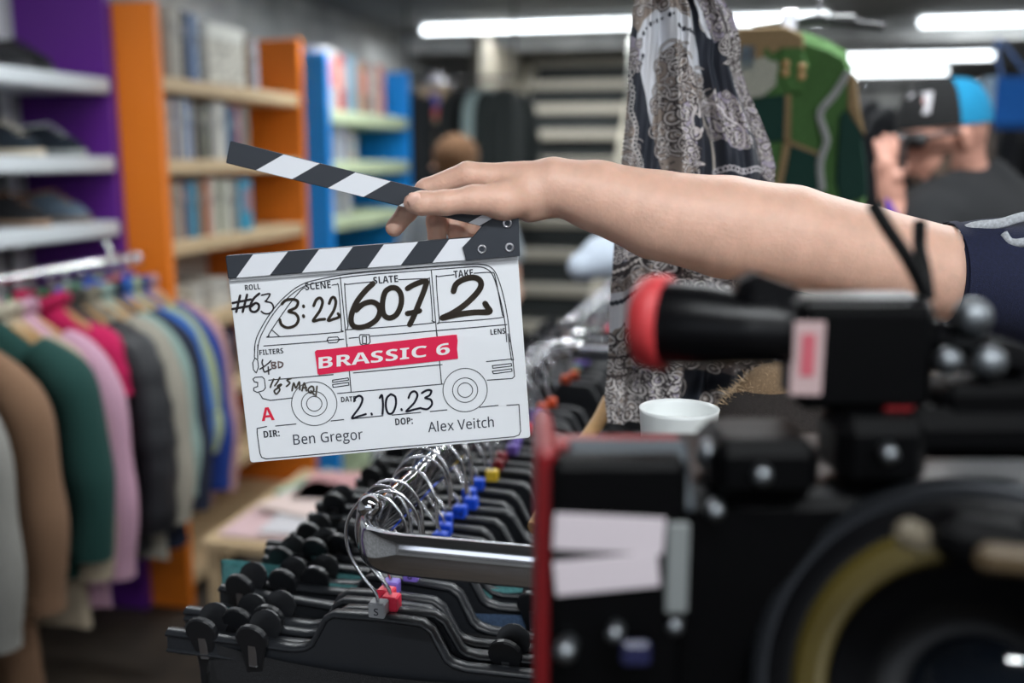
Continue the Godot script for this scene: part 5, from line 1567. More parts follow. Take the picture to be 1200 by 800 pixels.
func build_scarf() -> void:
	var rows := [[Vector3(-0.1377, 1.7929, -1.2055), Vector3(-0.0494, 1.7962, -1.2479)], [Vector3(-0.1404, 1.7638, -1.1994), Vector3(-0.0279, 1.7667, -1.2473)], [Vector3(-0.1411, 1.7348, -1.1937), Vector3(-0.0177, 1.7372, -1.2442)], [Vector3(-0.1415, 1.7058, -1.1881), Vector3(-0.0171, 1.7076, -1.2387)], [Vector3(-0.1417, 1.6768, -1.1826), Vector3(-0.0066, 1.6781, -1.2356)], [Vector3(-0.1427, 1.6478, -1.1769), Vector3(0.0074, 1.6486, -1.2333)], [Vector3(-0.1443, 1.6188, -1.171), Vector3(0.0209, 1.6191, -1.2309)], [Vector3(-0.146, 1.5897, -1.1651), Vector3(0.0286, 1.5896, -1.2272)], [Vector3(-0.1473, 1.5607, -1.1593), Vector3(0.0283, 1.56, -1.2215)], [Vector3(-0.1486, 1.5317, -1.1535), Vector3(0.0287, 1.5305, -1.216)], [Vector3(-0.1498, 1.5027, -1.1477), Vector3(0.029, 1.501, -1.2105)], [Vector3(-0.1506, 1.4737, -1.142), Vector3(0.0294, 1.4715, -1.205)], [Vector3(-0.1514, 1.4447, -1.1363), Vector3(0.0299, 1.442, -1.1995)], [Vector3(-0.1512, 1.4156, -1.1309), Vector3(0.0304, 1.4124, -1.1941)], [Vector3(-0.1508, 1.3866, -1.1255), Vector3(0.0309, 1.3829, -1.1886)], [Vector3(-0.1514, 1.3576, -1.1199), Vector3(0.0295, 1.3534, -1.1827)], [Vector3(-0.1531, 1.3286, -1.114), Vector3(0.026, 1.3239, -1.1763)], [Vector3(-0.1485, 1.2996, -1.1096), Vector3(0.0226, 1.2943, -1.1699)]]
	var top: Vector3 = (rows[0][0] + rows[0][1]) / 2.0
	var o := thing("paisley_scarf", "black and white paisley scarf hanging in folds above the rack", "scarf", Vector3(top.x, 1.27, top.z))
	var m := mat(Color.WHITE, 0.75)
	m.albedo_texture = scarf_art()
	m.backlight_enabled = true
	m.backlight = Color(0.08, 0.08, 0.08)
	var back := Vector3(-0.2297, 0, -0.9733)
	var st := SurfaceTool.new()
	st.begin(Mesh.PRIMITIVE_TRIANGLES)
	st.set_smooth_group(0)
	var nu := 110
	var nv := 102
	for side in 2:
		var g := []
		for j in nv + 1:
			var v := float(j) / nv
			var f := v * (rows.size() - 1)
			var i := mini(int(f), rows.size() - 2)
			var l: Vector3 = rows[i][0].lerp(rows[i + 1][0], f - i)
			var r: Vector3 = rows[i][1].lerp(rows[i + 1][1], f - i)
			var line := []
			for k in nu + 1:
				var u := float(k) / nu
				# folds run down from the knot and open out
				var a := 0.02 * sin(TAU * (2.6 * u + 0.25 * v) + 0.6) + 0.008 * sin(TAU * (6.3 * u - 0.5 * v) + 1.0) + 0.003 * sin(TAU * (13.0 * u + 2.0 * v))
				var bulge := sin(PI * u)
				var q := l.lerp(r, u)
				if side == 0:
					q -= back * (a * pow(bulge, 0.4) + 0.028 * bulge)
				else:
					q += back * (0.03 * bulge + 0.008 * sin(TAU * 4.0 * u + 3.0 * v) * bulge)
				line.append([q, Vector2(u, v)])
			g.append(line)
		for j in nv:
			for k in nu:
				for q in [g[j][k], g[j][k + 1], g[j + 1][k + 1], g[j][k], g[j + 1][k + 1], g[j + 1][k]]:
					st.set_uv(q[1])
					st.add_vertex(q[0])
	st.generate_normals()
	wpart(o, "cloth", st.commit(), m)
	# knot at the top and the ceiling hook it hangs from
	var kn := []
	for k in 25:
		var a := TAU * k / 24
		kn.append(top + Vector3(0.048 * cos(a), 0.014 + 0.008 * sin(a * 3.0), 0.034 * sin(a)))
	wpart(o, "gathered_knot", tubem(kn, 0.016, 10), cloth(rgb(58, 56, 64), 30.0))
	var hk := thing("ceiling_hook", "thin chrome ceiling rod with hook that the scarf hangs from", "hook", Vector3(top.x, 2.45, top.z))
	wpart(hk, "rod", tubem([Vector3(top.x, 2.45, top.z), Vector3(top.x, top.y + 0.0, top.z)], 0.004, 8), M.chrome)
	wpart(hk, "ceiling_plate", lathem([Vector2(0, 0), Vector2(0.03, 0), Vector2(0.03, -0.006), Vector2(0, -0.008)], 16, Transform3D(Basis.IDENTITY, Vector3(top.x, 2.45, top.z))), M.chrome)
	# white cup on a board laid over the rack, wooden hanger, fur coat
	var cup_at := Vector3(-0.0537, 1.3778, -0.8856)
	cup_at.y = 1.278
	var board := single("wooden_board", "pale wooden board laid across the near rack under the cup", "board", boxm(Vector3(0.2, 0.01, 0.12), 0.002), M.hanger_wood, Vector3(0.02, 1.273, -0.9))
	board.set_meta("kind", "thing")
	var cup := thing("cup", "plain white cup standing between the film camera and scarf", "cup", cup_at)
	var rim := Vector3(-0.0537, 1.3778, -0.8856).y - cup_at.y
	part(cup, "body", lathem([Vector2(0, 0.0), Vector2(0.027, 0.0), Vector2(0.029, 0.004), Vector2(0.0355, rim - 0.003), Vector2(0.0362, rim), Vector2(0.0348, rim + 0.0005), Vector2(0.034, rim - 0.004), Vector2(0.0322, rim - 0.02), Vector2(0.0275, 0.006), Vector2(0, 0.005)], 40), mat(rgb(226, 230, 230), 0.3))
	part(cup, "milky_drink", lathem([Vector2(0, rim - 0.016), Vector2(0.0326, rim - 0.016)], 32), mat(rgb(226, 228, 226), 0.3))
	var wh := thing("wooden_coat_hanger", "pale wooden coat hanger sloping out from under the scarf's hem", "hanger", Vector3(-0.1545, 1.307, -1.1827))
	wpart(wh, "arms", tubem(curve3([Vector3(-0.216, 1.1968, -1.0219), Vector3(-0.1957, 1.2366, -1.0865), Vector3(-0.1669, 1.2855, -1.1548), Vector3(-0.1498, 1.3087, -1.1946), Vector3(-0.1003, 1.2813, -1.2115), Vector3(-0.0145, 1.2081, -1.2179)], 5), 0.0115, 10, 0.7), M.hanger_wood)
	wpart(wh, "hook", tubem(curve3([Vector3(-0.1498, 1.3087, -1.1946), Vector3(-0.15, 1.345, -1.2066), Vector3(-0.1353, 1.3753, -1.221), Vector3(-0.1104, 1.3712, -1.2261), Vector3(-0.103, 1.344, -1.2227)], 5), 0.002, 6), M.wire)
	fur_coat()

func fur_coat() -> void:
	var o := thing("fur_trimmed_coat", "dark coat with shaggy beige fur collar behind the film camera", "coat", Vector3(0.0568, 1.3008, -1.0642))
	var core := [
		[Vector3(-0.0046, 1.3311, -1.0555), Vector3(0.0324, 1.3561, -1.0689), 0.02, 0.026, 0.02], [Vector3(0.0324, 1.3561, -1.0689), Vector3(0.0808, 1.3615, -1.0814), 0.026, 0.03, 0.02], [Vector3(0.0808, 1.3615, -1.0814), Vector3(0.1536, 1.343, -1.1055), 0.03, 0.026, 0.02], [Vector3(0.1536, 1.343, -1.1055), Vector3(0.2191, 1.3588, -1.1344), 0.024, 0.014, 0.02]]
	wpart(o, "collar", body_mesh(core, 0.006, 0.02), cloth(rgb(150, 124, 96), 40.0, 1.0))
	var r := RandomNumberGenerator.new()
	r.seed = 77
	var st := start(false)
	var right := Vector3(0.9733, 0, -0.2297)
	for i in 9000:
		var b: Array = core[r.randi_range(0, 2) if i % 8 else 3]
		var t := r.randf()
		var q: Vector3 = b[0].lerp(b[1], t)
		var dir := Vector3(r.randfn(), r.randfn(), r.randfn()).normalized()
		var base := q + dir * lerpf(b[2], b[3], t) * 0.95
		var tip := base + (dir * 0.7 + Vector3(r.randfn(-0.1, 0.35), -0.25 + r.randfn(0, 0.3), 0.0)) * r.randf_range(0.008, 0.016)
		var w := (tip - base).cross(Vector3(r.randfn(), r.randfn(), r.randfn())).normalized() * 0.0007
		tri(st, base - w, base + w, tip)
	var f := wpart(o, "fur", done(st), mat(rgb(196, 170, 138), 0.8))
	f.set_meta("kind", "stuff")
	wpart(o, "body", body_mesh([[Vector3(0.0118, 1.3186, -1.057), Vector3(0.1744, 1.3088, -1.1144), 0.04, 0.05, 0.03], [Vector3(0.0586, 1.2769, -1.081), Vector3(0.0848, 0.7758, -1.1177), 0.08, 0.09, 0.05], [Vector3(0.1307, 1.2769, -1.098), Vector3(0.1649, 0.7758, -1.1366), 0.08, 0.09, 0.05]], 0.014, 0.05), cloth(rgb(52, 46, 44), 24.0))
	wpart(o, "hook", tubem(curve3([Vector3(0.0862, 1.3365, -1.0779), Vector3(0.0847, 1.3222, -1.0435), Vector3(0.0916, 1.2871, -0.9967), Vector3(0.0994, 1.2779, -0.9864)], 4), 0.002, 6), M.wire)


# ---------- the film camera in the foreground ----------
func build_movie_camera() -> void:
	var base := Vector3(0.0056, 1.2144, -0.597)
	var top_y := base.y
	var tr := thing("tripod", "black camera tripod below the film camera", "tripod", Vector3(base.x, 0, base.z))
	part(tr, "head", lathem([Vector2(0, 0), Vector2(0.05, 0), Vector2(0.055, -0.02), Vector2(0.04, -0.07), Vector2(0.03, -0.1), Vector2(0, -0.1)], 24, Transform3D(Basis.IDENTITY, Vector3(0, top_y - 0.012, 0))), M.black_metal)
	part(tr, "column", tubem([Vector3(0, top_y - 0.1, 0), Vector3(0, 0.5, 0)], 0.02, 14), M.black_metal)
	for k in 3:
		var a := TAU * k / 3.0 + 0.9
		part(tr, "leg", tubem([Vector3(0, top_y - 0.14, 0), Vector3(0.34 * cos(a), 0.01, 0.34 * sin(a))], [0.018, 0.012], 10), M.black_metal)
	part(tr, "top_plate", boxm(Vector3(0.12, 0.014, 0.1), 0.003), M.black_metal, Vector3(0, top_y - 0.006, 0), Basis(Vector3.UP, 0.23178))
	var o := thing("film_camera", "large black film camera with red edges and gold lens ring, out of focus in front", "camera", base)
	var right := Vector3(0.9733, 0, -0.2297)
	var fh := Vector3(-0.2297, 0, -0.9733)
	var vb := Basis(right, Vector3.UP, -fh)
	var black := bumped(mat(rgb(4, 4, 5), 0.42), M.lumps, 50.0, 0.15)
	var gloss := mat(rgb(6, 6, 8), 0.3)
	black.metallic_specular = 0.2  # weakened reflections stand in for shade from the unseen crew
	gloss.metallic_specular = 0.35
	var red := mat(rgb(120, 10, 18), 0.4)
	var s := 0.00048
	# main body with a sloping top cover
	camera_box(o, "body", Vector3(-0.0191, 1.3179, -0.5898), Vector3(0.178, 0.19, 0.1), 0.006, black, vb)
	camera_box(o, "back_panel", Vector3(-0.0634, 1.3685, -0.5211), Vector3(0.074, 0.145, 0.02), 0.005, black, vb)
	camera_box(o, "top_cover", Vector3(-0.0589, 1.4249, -0.538), Vector3(0.068, 0.006, 0.045), 0.002, mat(rgb(58, 64, 70), 0.32), vb * Basis(Vector3.RIGHT, 0.75))  # lighter blue-grey paints in the highlight on the sloping cover
	camera_box(o, "red_side_panel", Vector3(-0.1115, 1.3598, -0.5551), Vector3(0.012, 0.17, 0.09), 0.004, red, vb)
	camera_box(o, "red_top_trim", Vector3(-0.0752, 1.4278, -0.587), Vector3(0.085, 0.008, 0.02), 0.003, red, vb)
	var tape := mat(rgb(186, 176, 182), 0.7)
	var pc := Vector3(-0.0634, 1.3685, -0.5211)
	camera_box(o, "tape_label", pc + vb * Vector3(-0.0055, 0.0315, 0.0106), Vector3(0.06, 0.021, 0.001), 0.0004, tape, vb * Basis(Vector3.BACK, -0.05))
	camera_box(o, "tape_label", pc + vb * Vector3(-0.0065, 0.0085, 0.0108), Vector3(0.057, 0.02, 0.001), 0.0004, tape, vb * Basis(Vector3.BACK, 0.1))
	camera_box(o, "white_strip", pc + vb * Vector3(0.032, 0.012, 0.0108), Vector3(0.012, 0.052, 0.003), 0.001, mat(rgb(112, 116, 116), 0.6), vb)
	# deck on top: plates, blocks and screws
	camera_box(o, "top_plate", Vector3(0.0599, 1.4062, -0.6252), Vector3(0.24, 0.022, 0.12), 0.005, gloss, vb)
	camera_box(o, "battery_block", Vector3(0.0095, 1.4319, -0.5659), Vector3(0.06, 0.034, 0.06), 0.008, black, vb)
	camera_box(o, "cable_block", Vector3(0.0733, 1.4391, -0.5824), Vector3(0.05, 0.04, 0.05), 0.008, black, vb)
	camera_box(o, "handle_block", Vector3(0.1274, 1.446, -0.6069), Vector3(0.09, 0.03, 0.05), 0.01, black, vb)
	camera_box(o, "side_body", Vector3(0.1318, 1.3469, -0.6727), Vector3(0.25, 0.13, 0.08), 0.008, black, vb)
	for c in [[Vector3(-0.0111, 1.4094, -0.5307), 0.005], [Vector3(-0.0613, 1.3456, -0.5015), 0.0048], [Vector3(-0.087, 1.3361, -0.4937), 0.006], [Vector3(0.0129, 1.4318, -0.5302), 0.0055], [Vector3(-0.0305, 1.3451, -0.5192), 0.005], [Vector3(0.0789, 1.4431, -0.5479), 0.005], [Vector3(-0.0163, 1.4377, -0.5453), 0.006]]:
		var xf := Transform3D(Basis(Vector3.RIGHT, PI / 2), c[0])
		var k: float = c[1]
		wpart(o, "screw", lathem([Vector2(0, k * 0.7), Vector2(k * 0.6, k * 0.6), Vector2(k, k * 0.1), Vector2(k, -k * 2.0)], 16, xf), mat(rgb(120, 124, 128), 0.38, 1.0))
	camera_box(o, "port_cover", Vector3(-0.0497, 1.3361, -0.5025), Vector3(0.016, 0.014, 0.006), 0.002, mat(rgb(24, 26, 60), 0.4), vb)
	# viewfinder: red eyecup ring, tapering tube, block with a label
	var p0 := Vector3(-0.051, 1.5029, -0.5965)
	var p1 := Vector3(0.0298, 1.5039, -0.576)
	var ax := (p1 - p0).normalized()
	var side := ax.cross(Vector3.UP).normalized()
	var vx := Transform3D(Basis(side, ax, ax.cross(side) * -1.0), p0)
	var len := p0.distance_to(p1)
	wpart(o, "viewfinder_tube", lathem([Vector2(0, 0.001), Vector2(0.024, 0.0), Vector2(0.0252, 0.008), Vector2(0.0245, 0.03), Vector2(0.021, 0.055), Vector2(0.0185, len), Vector2(0, len)], 36, vx), gloss)
	wpart(o, "eyecup_ring", lathem([Vector2(0.014, -0.006), Vector2(0.022, -0.011), Vector2(0.0265, -0.009), Vector2(0.0285, -0.001), Vector2(0.0285, 0.006), Vector2(0.025, 0.007)], 36, vx), mat(rgb(176, 46, 50), 0.55))
	camera_box(o, "viewfinder_housing", Vector3(0.0119, 1.5207, -0.5833), Vector3(0.04, 0.024, 0.03), 0.008, gloss, vb * Basis(Vector3.BACK, -0.35))
	camera_box(o, "viewfinder_block", Vector3(0.0637, 1.489, -0.6), Vector3(0.076, 0.06, 0.045), 0.005, black, vb)
	var lab := camera_box(o, "block_label", Vector3(0.0353, 1.4898, -0.5689), Vector3(0.018, 0.042, 0.001), 0.0003, mat(rgb(166, 142, 142), 0.6), vb)
	part(lab, "red_mark", boxm(Vector3(0.008, 0.024, 0.001), 0.0002), mat(rgb(168, 76, 88), 0.6), Vector3(0, 0.002, 0.0006))
	camera_box(o, "red_latch", Vector3(0.0876, 1.4602, -0.5897), Vector3(0.02, 0.006, 0.01), 0.002, red, vb)
	camera_box(o, "block_top", Vector3(0.0621, 1.5152, -0.6098), Vector3(0.08, 0.012, 0.04), 0.004, gloss, vb)
	camera_box(o, "bracket", Vector3(0.1365, 1.4607, -0.6118), Vector3(0.06, 0.028, 0.04), 0.006, black, vb)
	camera_box(o, "bracket", Vector3(0.1325, 1.4906, -0.627), Vector3(0.07, 0.018, 0.03), 0.006, gloss, vb * Basis(Vector3.BACK, -0.3))
	for c in [[Vector3(0.1262, 1.5114, -0.6033), 0.011, 0.5], [Vector3(0.112, 1.4892, -0.5853), 0.0075, 0.0], [Vector3(0.1346, 1.4872, -0.5955), 0.01, 0.5], [Vector3(0.0892, 1.5135, -0.6002), 0.008, 0.2]]:
		var k: float = c[1]
		wpart(o, "clamp_knob", lathem([Vector2(0, k * 0.6), Vector2(k * 0.7, k * 0.5), Vector2(k, 0), Vector2(k, -k)], 20, Transform3D(Basis(Vector3.BACK, c[2]) * Basis(Vector3.RIGHT, PI / 2.6), c[0])), mat(rgb(110, 114, 118), 0.42, 1.0))
	wpart(o, "cable", tubem(curve3([Vector3(0.1025, 1.5194, -0.6149), Vector3(0.0987, 1.5291, -0.6159), Vector3(0.0904, 1.5438, -0.6167), Vector3(0.0808, 1.5581, -0.6223), Vector3(0.071, 1.5736, -0.6282)], 5), 0.0042, 8), black)
	wpart(o, "cable", tubem(curve3([Vector3(0.104, 1.5194, -0.6152), Vector3(0.1023, 1.5334, -0.6227), Vector3(0.0996, 1.5478, -0.63), Vector3(0.1007, 1.5611, -0.6433)], 5), 0.0042, 8), black)
	# lens drum facing the viewer: rim, gold ring, dark inner barrel
	var lc := Vector3(0.1199, 1.3274, -0.4991)
	var la := (Vector3(0, 1.55, 0) - lc).normalized()
	la = (la - right * 0.16).normalized()
	var ls := la.cross(Vector3.UP).normalized()
	var lx := Transform3D(Basis(ls, la, ls.cross(la)), lc)
	wpart(o, "lens_barrel", lathem([Vector2(0.1062, -0.0630), Vector2(0.1134, -0.0540), Vector2(0.1152, -0.0180), Vector2(0.1116, -0.0045), Vector2(0.1035, 0.0000), Vector2(0.0927, -0.0018)], 72, lx), gloss)
	wpart(o, "rim_band", lathem([Vector2(0.1135, -0.012), Vector2(0.118, -0.004), Vector2(0.113, 0.002), Vector2(0.106, 0.0)], 72, lx), mat(rgb(34, 36, 40), 0.32, 0.6))
	camera_box(o, "focus_marker", Vector3(0.0862, 1.4171, -0.4976), Vector3(0.02, 0.014, 0.012), 0.004, mat(rgb(96, 88, 74), 0.4), vb * Basis(Vector3.BACK, -0.4))
	camera_box(o, "focus_motor", Vector3(0.1169, 1.4173, -0.4997), Vector3(0.05, 0.024, 0.03), 0.008, black, vb * Basis(Vector3.BACK, -0.15))
	camera_box(o, "motor_badge", Vector3(0.1254, 1.4138, -0.4854), Vector3(0.03, 0.014, 0.01), 0.004, mat(rgb(70, 56, 36), 0.5), vb * Basis(Vector3.BACK, -0.1))
	wpart(o, "gold_ring", lathem([Vector2(0.0927, -0.0018), Vector2(0.0891, 0.0036), Vector2(0.0824, 0.0072), Vector2(0.0814, 0.0065), Vector2(0.0805, 0.0072), Vector2(0.0738, 0.0081), Vector2(0.0720, 0.0036)], 72, lx), mat(rgb(66, 56, 18), 0.42))
	wpart(o, "inner_barrel", lathem([Vector2(0.0720, 0.0036), Vector2(0.0702, -0.0072), Vector2(0.0540, -0.0144), Vector2(0.0504, -0.0270), Vector2(0.0360, -0.0270)], 60, lx), gloss)
	wpart(o, "front_glass", lathem([Vector2(0.0360, -0.0270), Vector2(0.0270, -0.0216), Vector2(0.0135, -0.0180), Vector2(0.0000, -0.0171)], 48, lx), mat(rgb(12, 16, 22), 0.06))

func camera_box(o: Node3D, called: String, at: Vector3, size: Vector3, c: float, m: Material, basis: Basis) -> MeshInstance3D:
	return part(o, called, boxm(size, c), m, at - o.position, basis)


# ---------- the green patchwork waistcoat ----------
func build_waistcoat() -> void:
	var right := Vector3(0.9733, 0, -0.2297)
	var fh := Vector3(-0.2297, 0, -0.9733)
	var at := Vector3(0.113, 1.8482, -2.0587)
	var o := thing("patchwork_waistcoat", "green and tan patchwork waistcoat hanging between the scarf and capped person", "waistcoat", at)
	o.basis = Basis(right, Vector3.UP, -fh) * Basis(Vector3.UP, -0.15)
	var s := 0.00163
	# front outline in metres about the hook
	var out := PackedVector2Array()
	for q in [[-36, -6], [-14, -6], [10, -16], [30, -28], [42, -60], [52, -110], [60, -150], [66, -200], [68, -262], [40, -270], [0, -262], [-40, -270], [-90, -262], [-100, -200], [-100, -140], [-98, -90], [-92, -40], [-70, -12]]:
		out.append(Vector2(q[0], q[1]) * s)
	var st := start()
	var n := out.size()
	var rings := []
	for z in [[-0.045, 0.86], [-0.035, 0.97], [0.0, 1.0], [0.035, 0.97], [0.05, 0.86]]:
		var r := PackedVector3Array()
		for p in out:
			r.append(Vector3(p.x * z[1], (p.y + 0.22) * z[1] - 0.22, z[0] + 0.012 * sin(p.x * 40.0)))
		rings.append(r)
	loft(st, rings)
	part(o, "body", done(st), cloth(rgb(84, 128, 68), 20.0))
	# sewn on panels, each a raised piece of cloth
	var dark := cloth(rgb(22, 68, 58), 20.0)
	var tan := cloth(rgb(176, 148, 108), 20.0)
	var lime := cloth(rgb(88, 134, 70), 20.0)
	var cream := cloth(rgb(206, 206, 190), 20.0)
	var pale := cloth(rgb(150, 186, 214), 20.0)
	for p in [
		["tan_yoke", tan, [-94, -6, -40, -4, -20, -14, -18, -30, -44, -28, -60, -40, -94, -44]],
		["cream_panel", cream, [-92, -42, -62, -36, -46, -44, -48, -70, -62, -82, -92, -86]],
		["blue_patch", pale, [-90, -24, -72, -24, -72, -52, -90, -54]],
		["pocket_flap", lime, [-45, -28, -22, -26, -12, -50, -18, -78, -34, -78, -44, -62]],
		["dark_panel", dark, [-90, -92, -60, -82, -37, -80, -36, -132, -60, -136, -92, -128]],
		["dark_panel", dark, [-34, -182, -28, -138, 0, -146, 8, -156, 10, -184, 4, -232, -40, -232]],
		["dark_panel", dark, [26, -104, 32, -98, 50, -120, 58, -160, 62, -196, 34, -206, 26, -180]],
		["tan_panel", tan, [32, -58, 40, -58, 50, -108, 56, -128, 46, -118, 34, -96]],
		["tan_seam", tan, [-37, -80, -30, -80, -28, -132, 6, -146, 6, -152, -28, -138, -36, -132]],
		["tan_seam", tan, [-36, -134, -28, -138, -36, -190, -44, -230, -52, -230, -42, -180]]]:
		var poly := v2s(p[2])
		for i in poly.size():
			poly[i] *= s
		part(o, p[0], extrudem(poly, 0.045, 0.06, 0.003), p[1])
	var zip := []
	for q in [[32, -55], [18, -80], [3, -101], [8, -120], [12, -134], [6, -158], [10, -190]]:
		zip.append(Vector3(q[0] * s, q[1] * s, 0.062))
	part(o, "grey_braid", tubem(curve3(zip, 5), 0.007, 8, 0.5), cloth(rgb(176, 178, 176), 20.0))
	for q in [[-38, -46], [-38, -56], [-20, -50], [-20, -60]]:
		part(o, "button", lathem([Vector2(0, 0.004), Vector2(0.006, 0.003), Vector2(0.008, 0)], 12, Transform3D(Basis(Vector3.RIGHT, PI / 2), Vector3(q[0] * s, q[1] * s, 0.061))), M.hanger_wood)
	var hg := thing("clip_on_hanger", "clear and black hanger with chrome hook above the patchwork waistcoat", "hanger", at)
	hg.basis = o.basis
	part(hg, "bar", tubem([Vector3(-0.12, -0.004, 0), Vector3(0.0, 0.012, 0), Vector3(0.12, -0.004, 0)], 0.008, 8), M.clip_plastic)
	part(hg, "hook", tubem(curve3([Vector3(0, 0.01, 0), Vector3(0, 0.05, 0), Vector3(-0.025, 0.075, 0), Vector3(-0.01, 0.105, 0), Vector3(0.02, 0.1, 0)], 5), 0.0025, 8), M.wire)
	part(hg, "clip", boxm(Vector3(0.03, 0.04, 0.02), 0.004), M.steel, Vector3(-0.055, 0.006, 0.02))
	part(hg, "clip", boxm(Vector3(0.05, 0.02, 0.02), 0.004), M.clip_plastic, Vector3(0.04, 0.005, 0.03))
	var hk := thing("ceiling_hook", "thin chrome ceiling rod above the patchwork waistcoat", "hook", Vector3(at.x, 2.45, at.z))
	part(hk, "rod", tubem([Vector3(0, 0, 0), Vector3(0, at.y + 0.1 - 2.45, 0)], 0.004, 8), M.chrome)
	part(hk, "ceiling_plate", lathem([Vector2(0, 0), Vector2(0.03, 0), Vector2(0.03, -0.006), Vector2(0, -0.008)], 16), M.chrome)

# ---------- everything farther back ----------
func build_background() -> void:
	build_hidden_person()
	# staircase going up and away
	var o := thing("staircase", "staircase with pale treads and dark risers climbing at the back", "stairs", Vector3(-1.2, 0, -6.2))
	var tread := mat(rgb(150, 144, 132), 0.7)
	var riser := mat(rgb(28, 32, 32), 0.8)
	for i in 16:
		var y := 0.178 * (i + 1)
		var z := -4.62 - 0.228 * i
		var st := start(false)
		cbox(st, Vector3(-1.2, y - 0.03, z - 0.0), Vector3(0.72, 0.06, 0.05), 0.006)
		wpart(o, "tread_nosing", done(st), tread)
		st = start(false)
		cbox(st, Vector3(-1.2, y - 0.03, z - 0.127), Vector3(0.7, 0.05, 0.204), 0.0)
		wpart(o, "tread", done(st), riser)
		st = start(false)
		cbox(st, Vector3(-1.2, y - 0.117, z - 0.02), Vector3(0.7, 0.124, 0.02), 0.0)
		wpart(o, "riser", done(st), riser)
	var wood := mat(rgb(150, 144, 130), 0.7)
	for x in [-1.58, -0.82]:
		var st := start(false)
		extrude(st, PackedVector2Array([Vector2(4.5, 0.0), Vector2(4.75, 0.0), Vector2(8.3, 2.75), Vector2(8.3, 3.05), Vector2(4.5, 0.1)]), -0.02, 0.02, Transform3D(Basis(Vector3(0, 0, -1), Vector3.UP, Vector3(1, 0, 0)), Vector3(x, 0, 0)))
		wpart(o, "stringer", done(st), wood)
	single("pale_post", "pale square post beside the staircase, partly behind the scarf", "post", slab(Vector3(-0.06, -1.16, -0.06), Vector3(0.06, 1.165, 0.06), 0.005), mat(rgb(120, 120, 116), 0.7), Vector3(-0.7, 1.16, -6.4))
	# small picture box on a dark stand past the blue bookcase
	var b := thing("boxed_toy", "beige box with red and blue picture on a dark stand", "box", Vector3(-1.74, 1.79, -5.48))
	part(b, "carton", boxm(Vector3(0.16, 0.2, 0.17), 0.004), mat(rgb(170, 146, 118), 0.7), Vector3(0, 0.1, 0))
	part(b, "picture", boxm(Vector3(0.06, 0.08, 0.004), 0.0), mat(rgb(78, 70, 140), 0.6), Vector3(0.025, 0.12, 0.087))
	part(b, "picture_base", boxm(Vector3(0.08, 0.05, 0.004), 0.0), mat(rgb(190, 80, 76), 0.6), Vector3(0.03, 0.055, 0.088))
	var sd := thing("display_stand", "dark display stand carrying the beige picture box", "stand", Vector3(-1.74, 0, -5.48))
	part(sd, "column", slab(Vector3(-0.09, 0, -0.09), Vector3(0.09, 1.75, 0.09), 0.006), mat(rgb(70, 66, 62), 0.6))
	part(sd, "top", slab(Vector3(-0.11, 1.75, -0.11), Vector3(0.11, 1.79, 0.11), 0.006), M.dark)
	var gl := thing("glass_jar", "shiny jar standing on top of the beige picture box", "jar", Vector3(-1.74, 1.99, -5.48))
	part(gl, "body", lathem([Vector2(0, 0), Vector2(0.05, 0.0), Vector2(0.06, 0.02), Vector2(0.055, 0.05), Vector2(0.03, 0.065), Vector2(0, 0.066)], 20), M.steel)
	part(gl, "lid", lathem([Vector2(0.032, 0.064), Vector2(0.034, 0.078), Vector2(0, 0.08)], 20), M.steel)
	# dark clothes on a far rail in front of the stairs
	var fr := thing("far_clothes_rail", "black clothes rail hung from the ceiling beside the staircase", "clothes rail", Vector3(-1.6, 0, -5.6))
	part(fr, "rail", tubem([Vector3(-0.35, 2.04, 0), Vector3(0.3, 2.04, 0)], 0.012, 10), M.black_metal)
	for x in [-0.34, 0.29]:
		part(fr, "hanging_rod", tubem([Vector3(x, 2.45, 0), Vector3(x, 2.04, 0)], 0.008, 10), M.black_metal)
	var cols := [[rgb(80, 96, 124), "blue denim jacket"], [rgb(30, 34, 38), "black padded jacket"], [rgb(22, 26, 30), "black coat"], [rgb(20, 24, 26), "black jacket"], [rgb(146, 164, 164), "pale grey green jacket"], [rgb(20, 30, 30), "dark green coat"]]
	for i in cols.size():
		far_garment("far_jacket", "%s on the far ceiling rail, %s from its left" % [cols[i][1], nth(i)], Vector3(-1.86 + 0.1 * i, 1.985, -5.6), cols[i][0], 90.0 - 20.0, i, "jackets on the far rail", 0.7)
	# dark clothes behind the capped person
	var rr := thing("right_clothes_rail", "black clothes rail behind the person in the cap", "clothes rail", Vector3(1.3, 0, -3.9))
	part(rr, "rail", tubem([Vector3(-1.2, 1.85, 0), Vector3(0.85, 1.85, 0)], 0.012, 10), M.black_metal)
	for x in [-1.19, 0.84]:
		part(rr, "post", tubem([Vector3(x, 0.02, 0), Vector3(x, 1.85, 0)], 0.014, 10), M.black_metal)
		part(rr, "foot", tubem([Vector3(x, 0.015, -0.25), Vector3(x, 0.015, 0.25)], 0.015, 8), M.black_metal)
	var rc := [[rgb(26, 28, 34), "slate black jacket"], [rgb(30, 33, 40), "dark grey jacket"], [rgb(22, 24, 30), "ink black coat"], [rgb(34, 38, 46), "charcoal jacket"], [rgb(22, 24, 30), "black jacket"], [rgb(40, 20, 28), "maroon jacket"], [rgb(26, 30, 40), "navy jacket"], [rgb(24, 26, 30), "black hoodie"], [rgb(0, 96, 176), "blue top"], [rgb(20, 22, 26), "black coat"]]
	for i in rc.size():
		far_garment("dark_jacket", "%s hanging behind the capped person, %s from the left" % [rc[i][1], nth(i)], Vector3(0.2 + 0.19 * i, 1.8, -3.9), rc[i][0], 50.0, i, "clothes behind the capped person", 0.95)
	# blue bag and red tag behind the cap
	var bag := thing("blue_bag", "bright blue bag hanging at the right edge behind the cap", "bag", Vector3(0.7871, 1.6914, -3.4418))
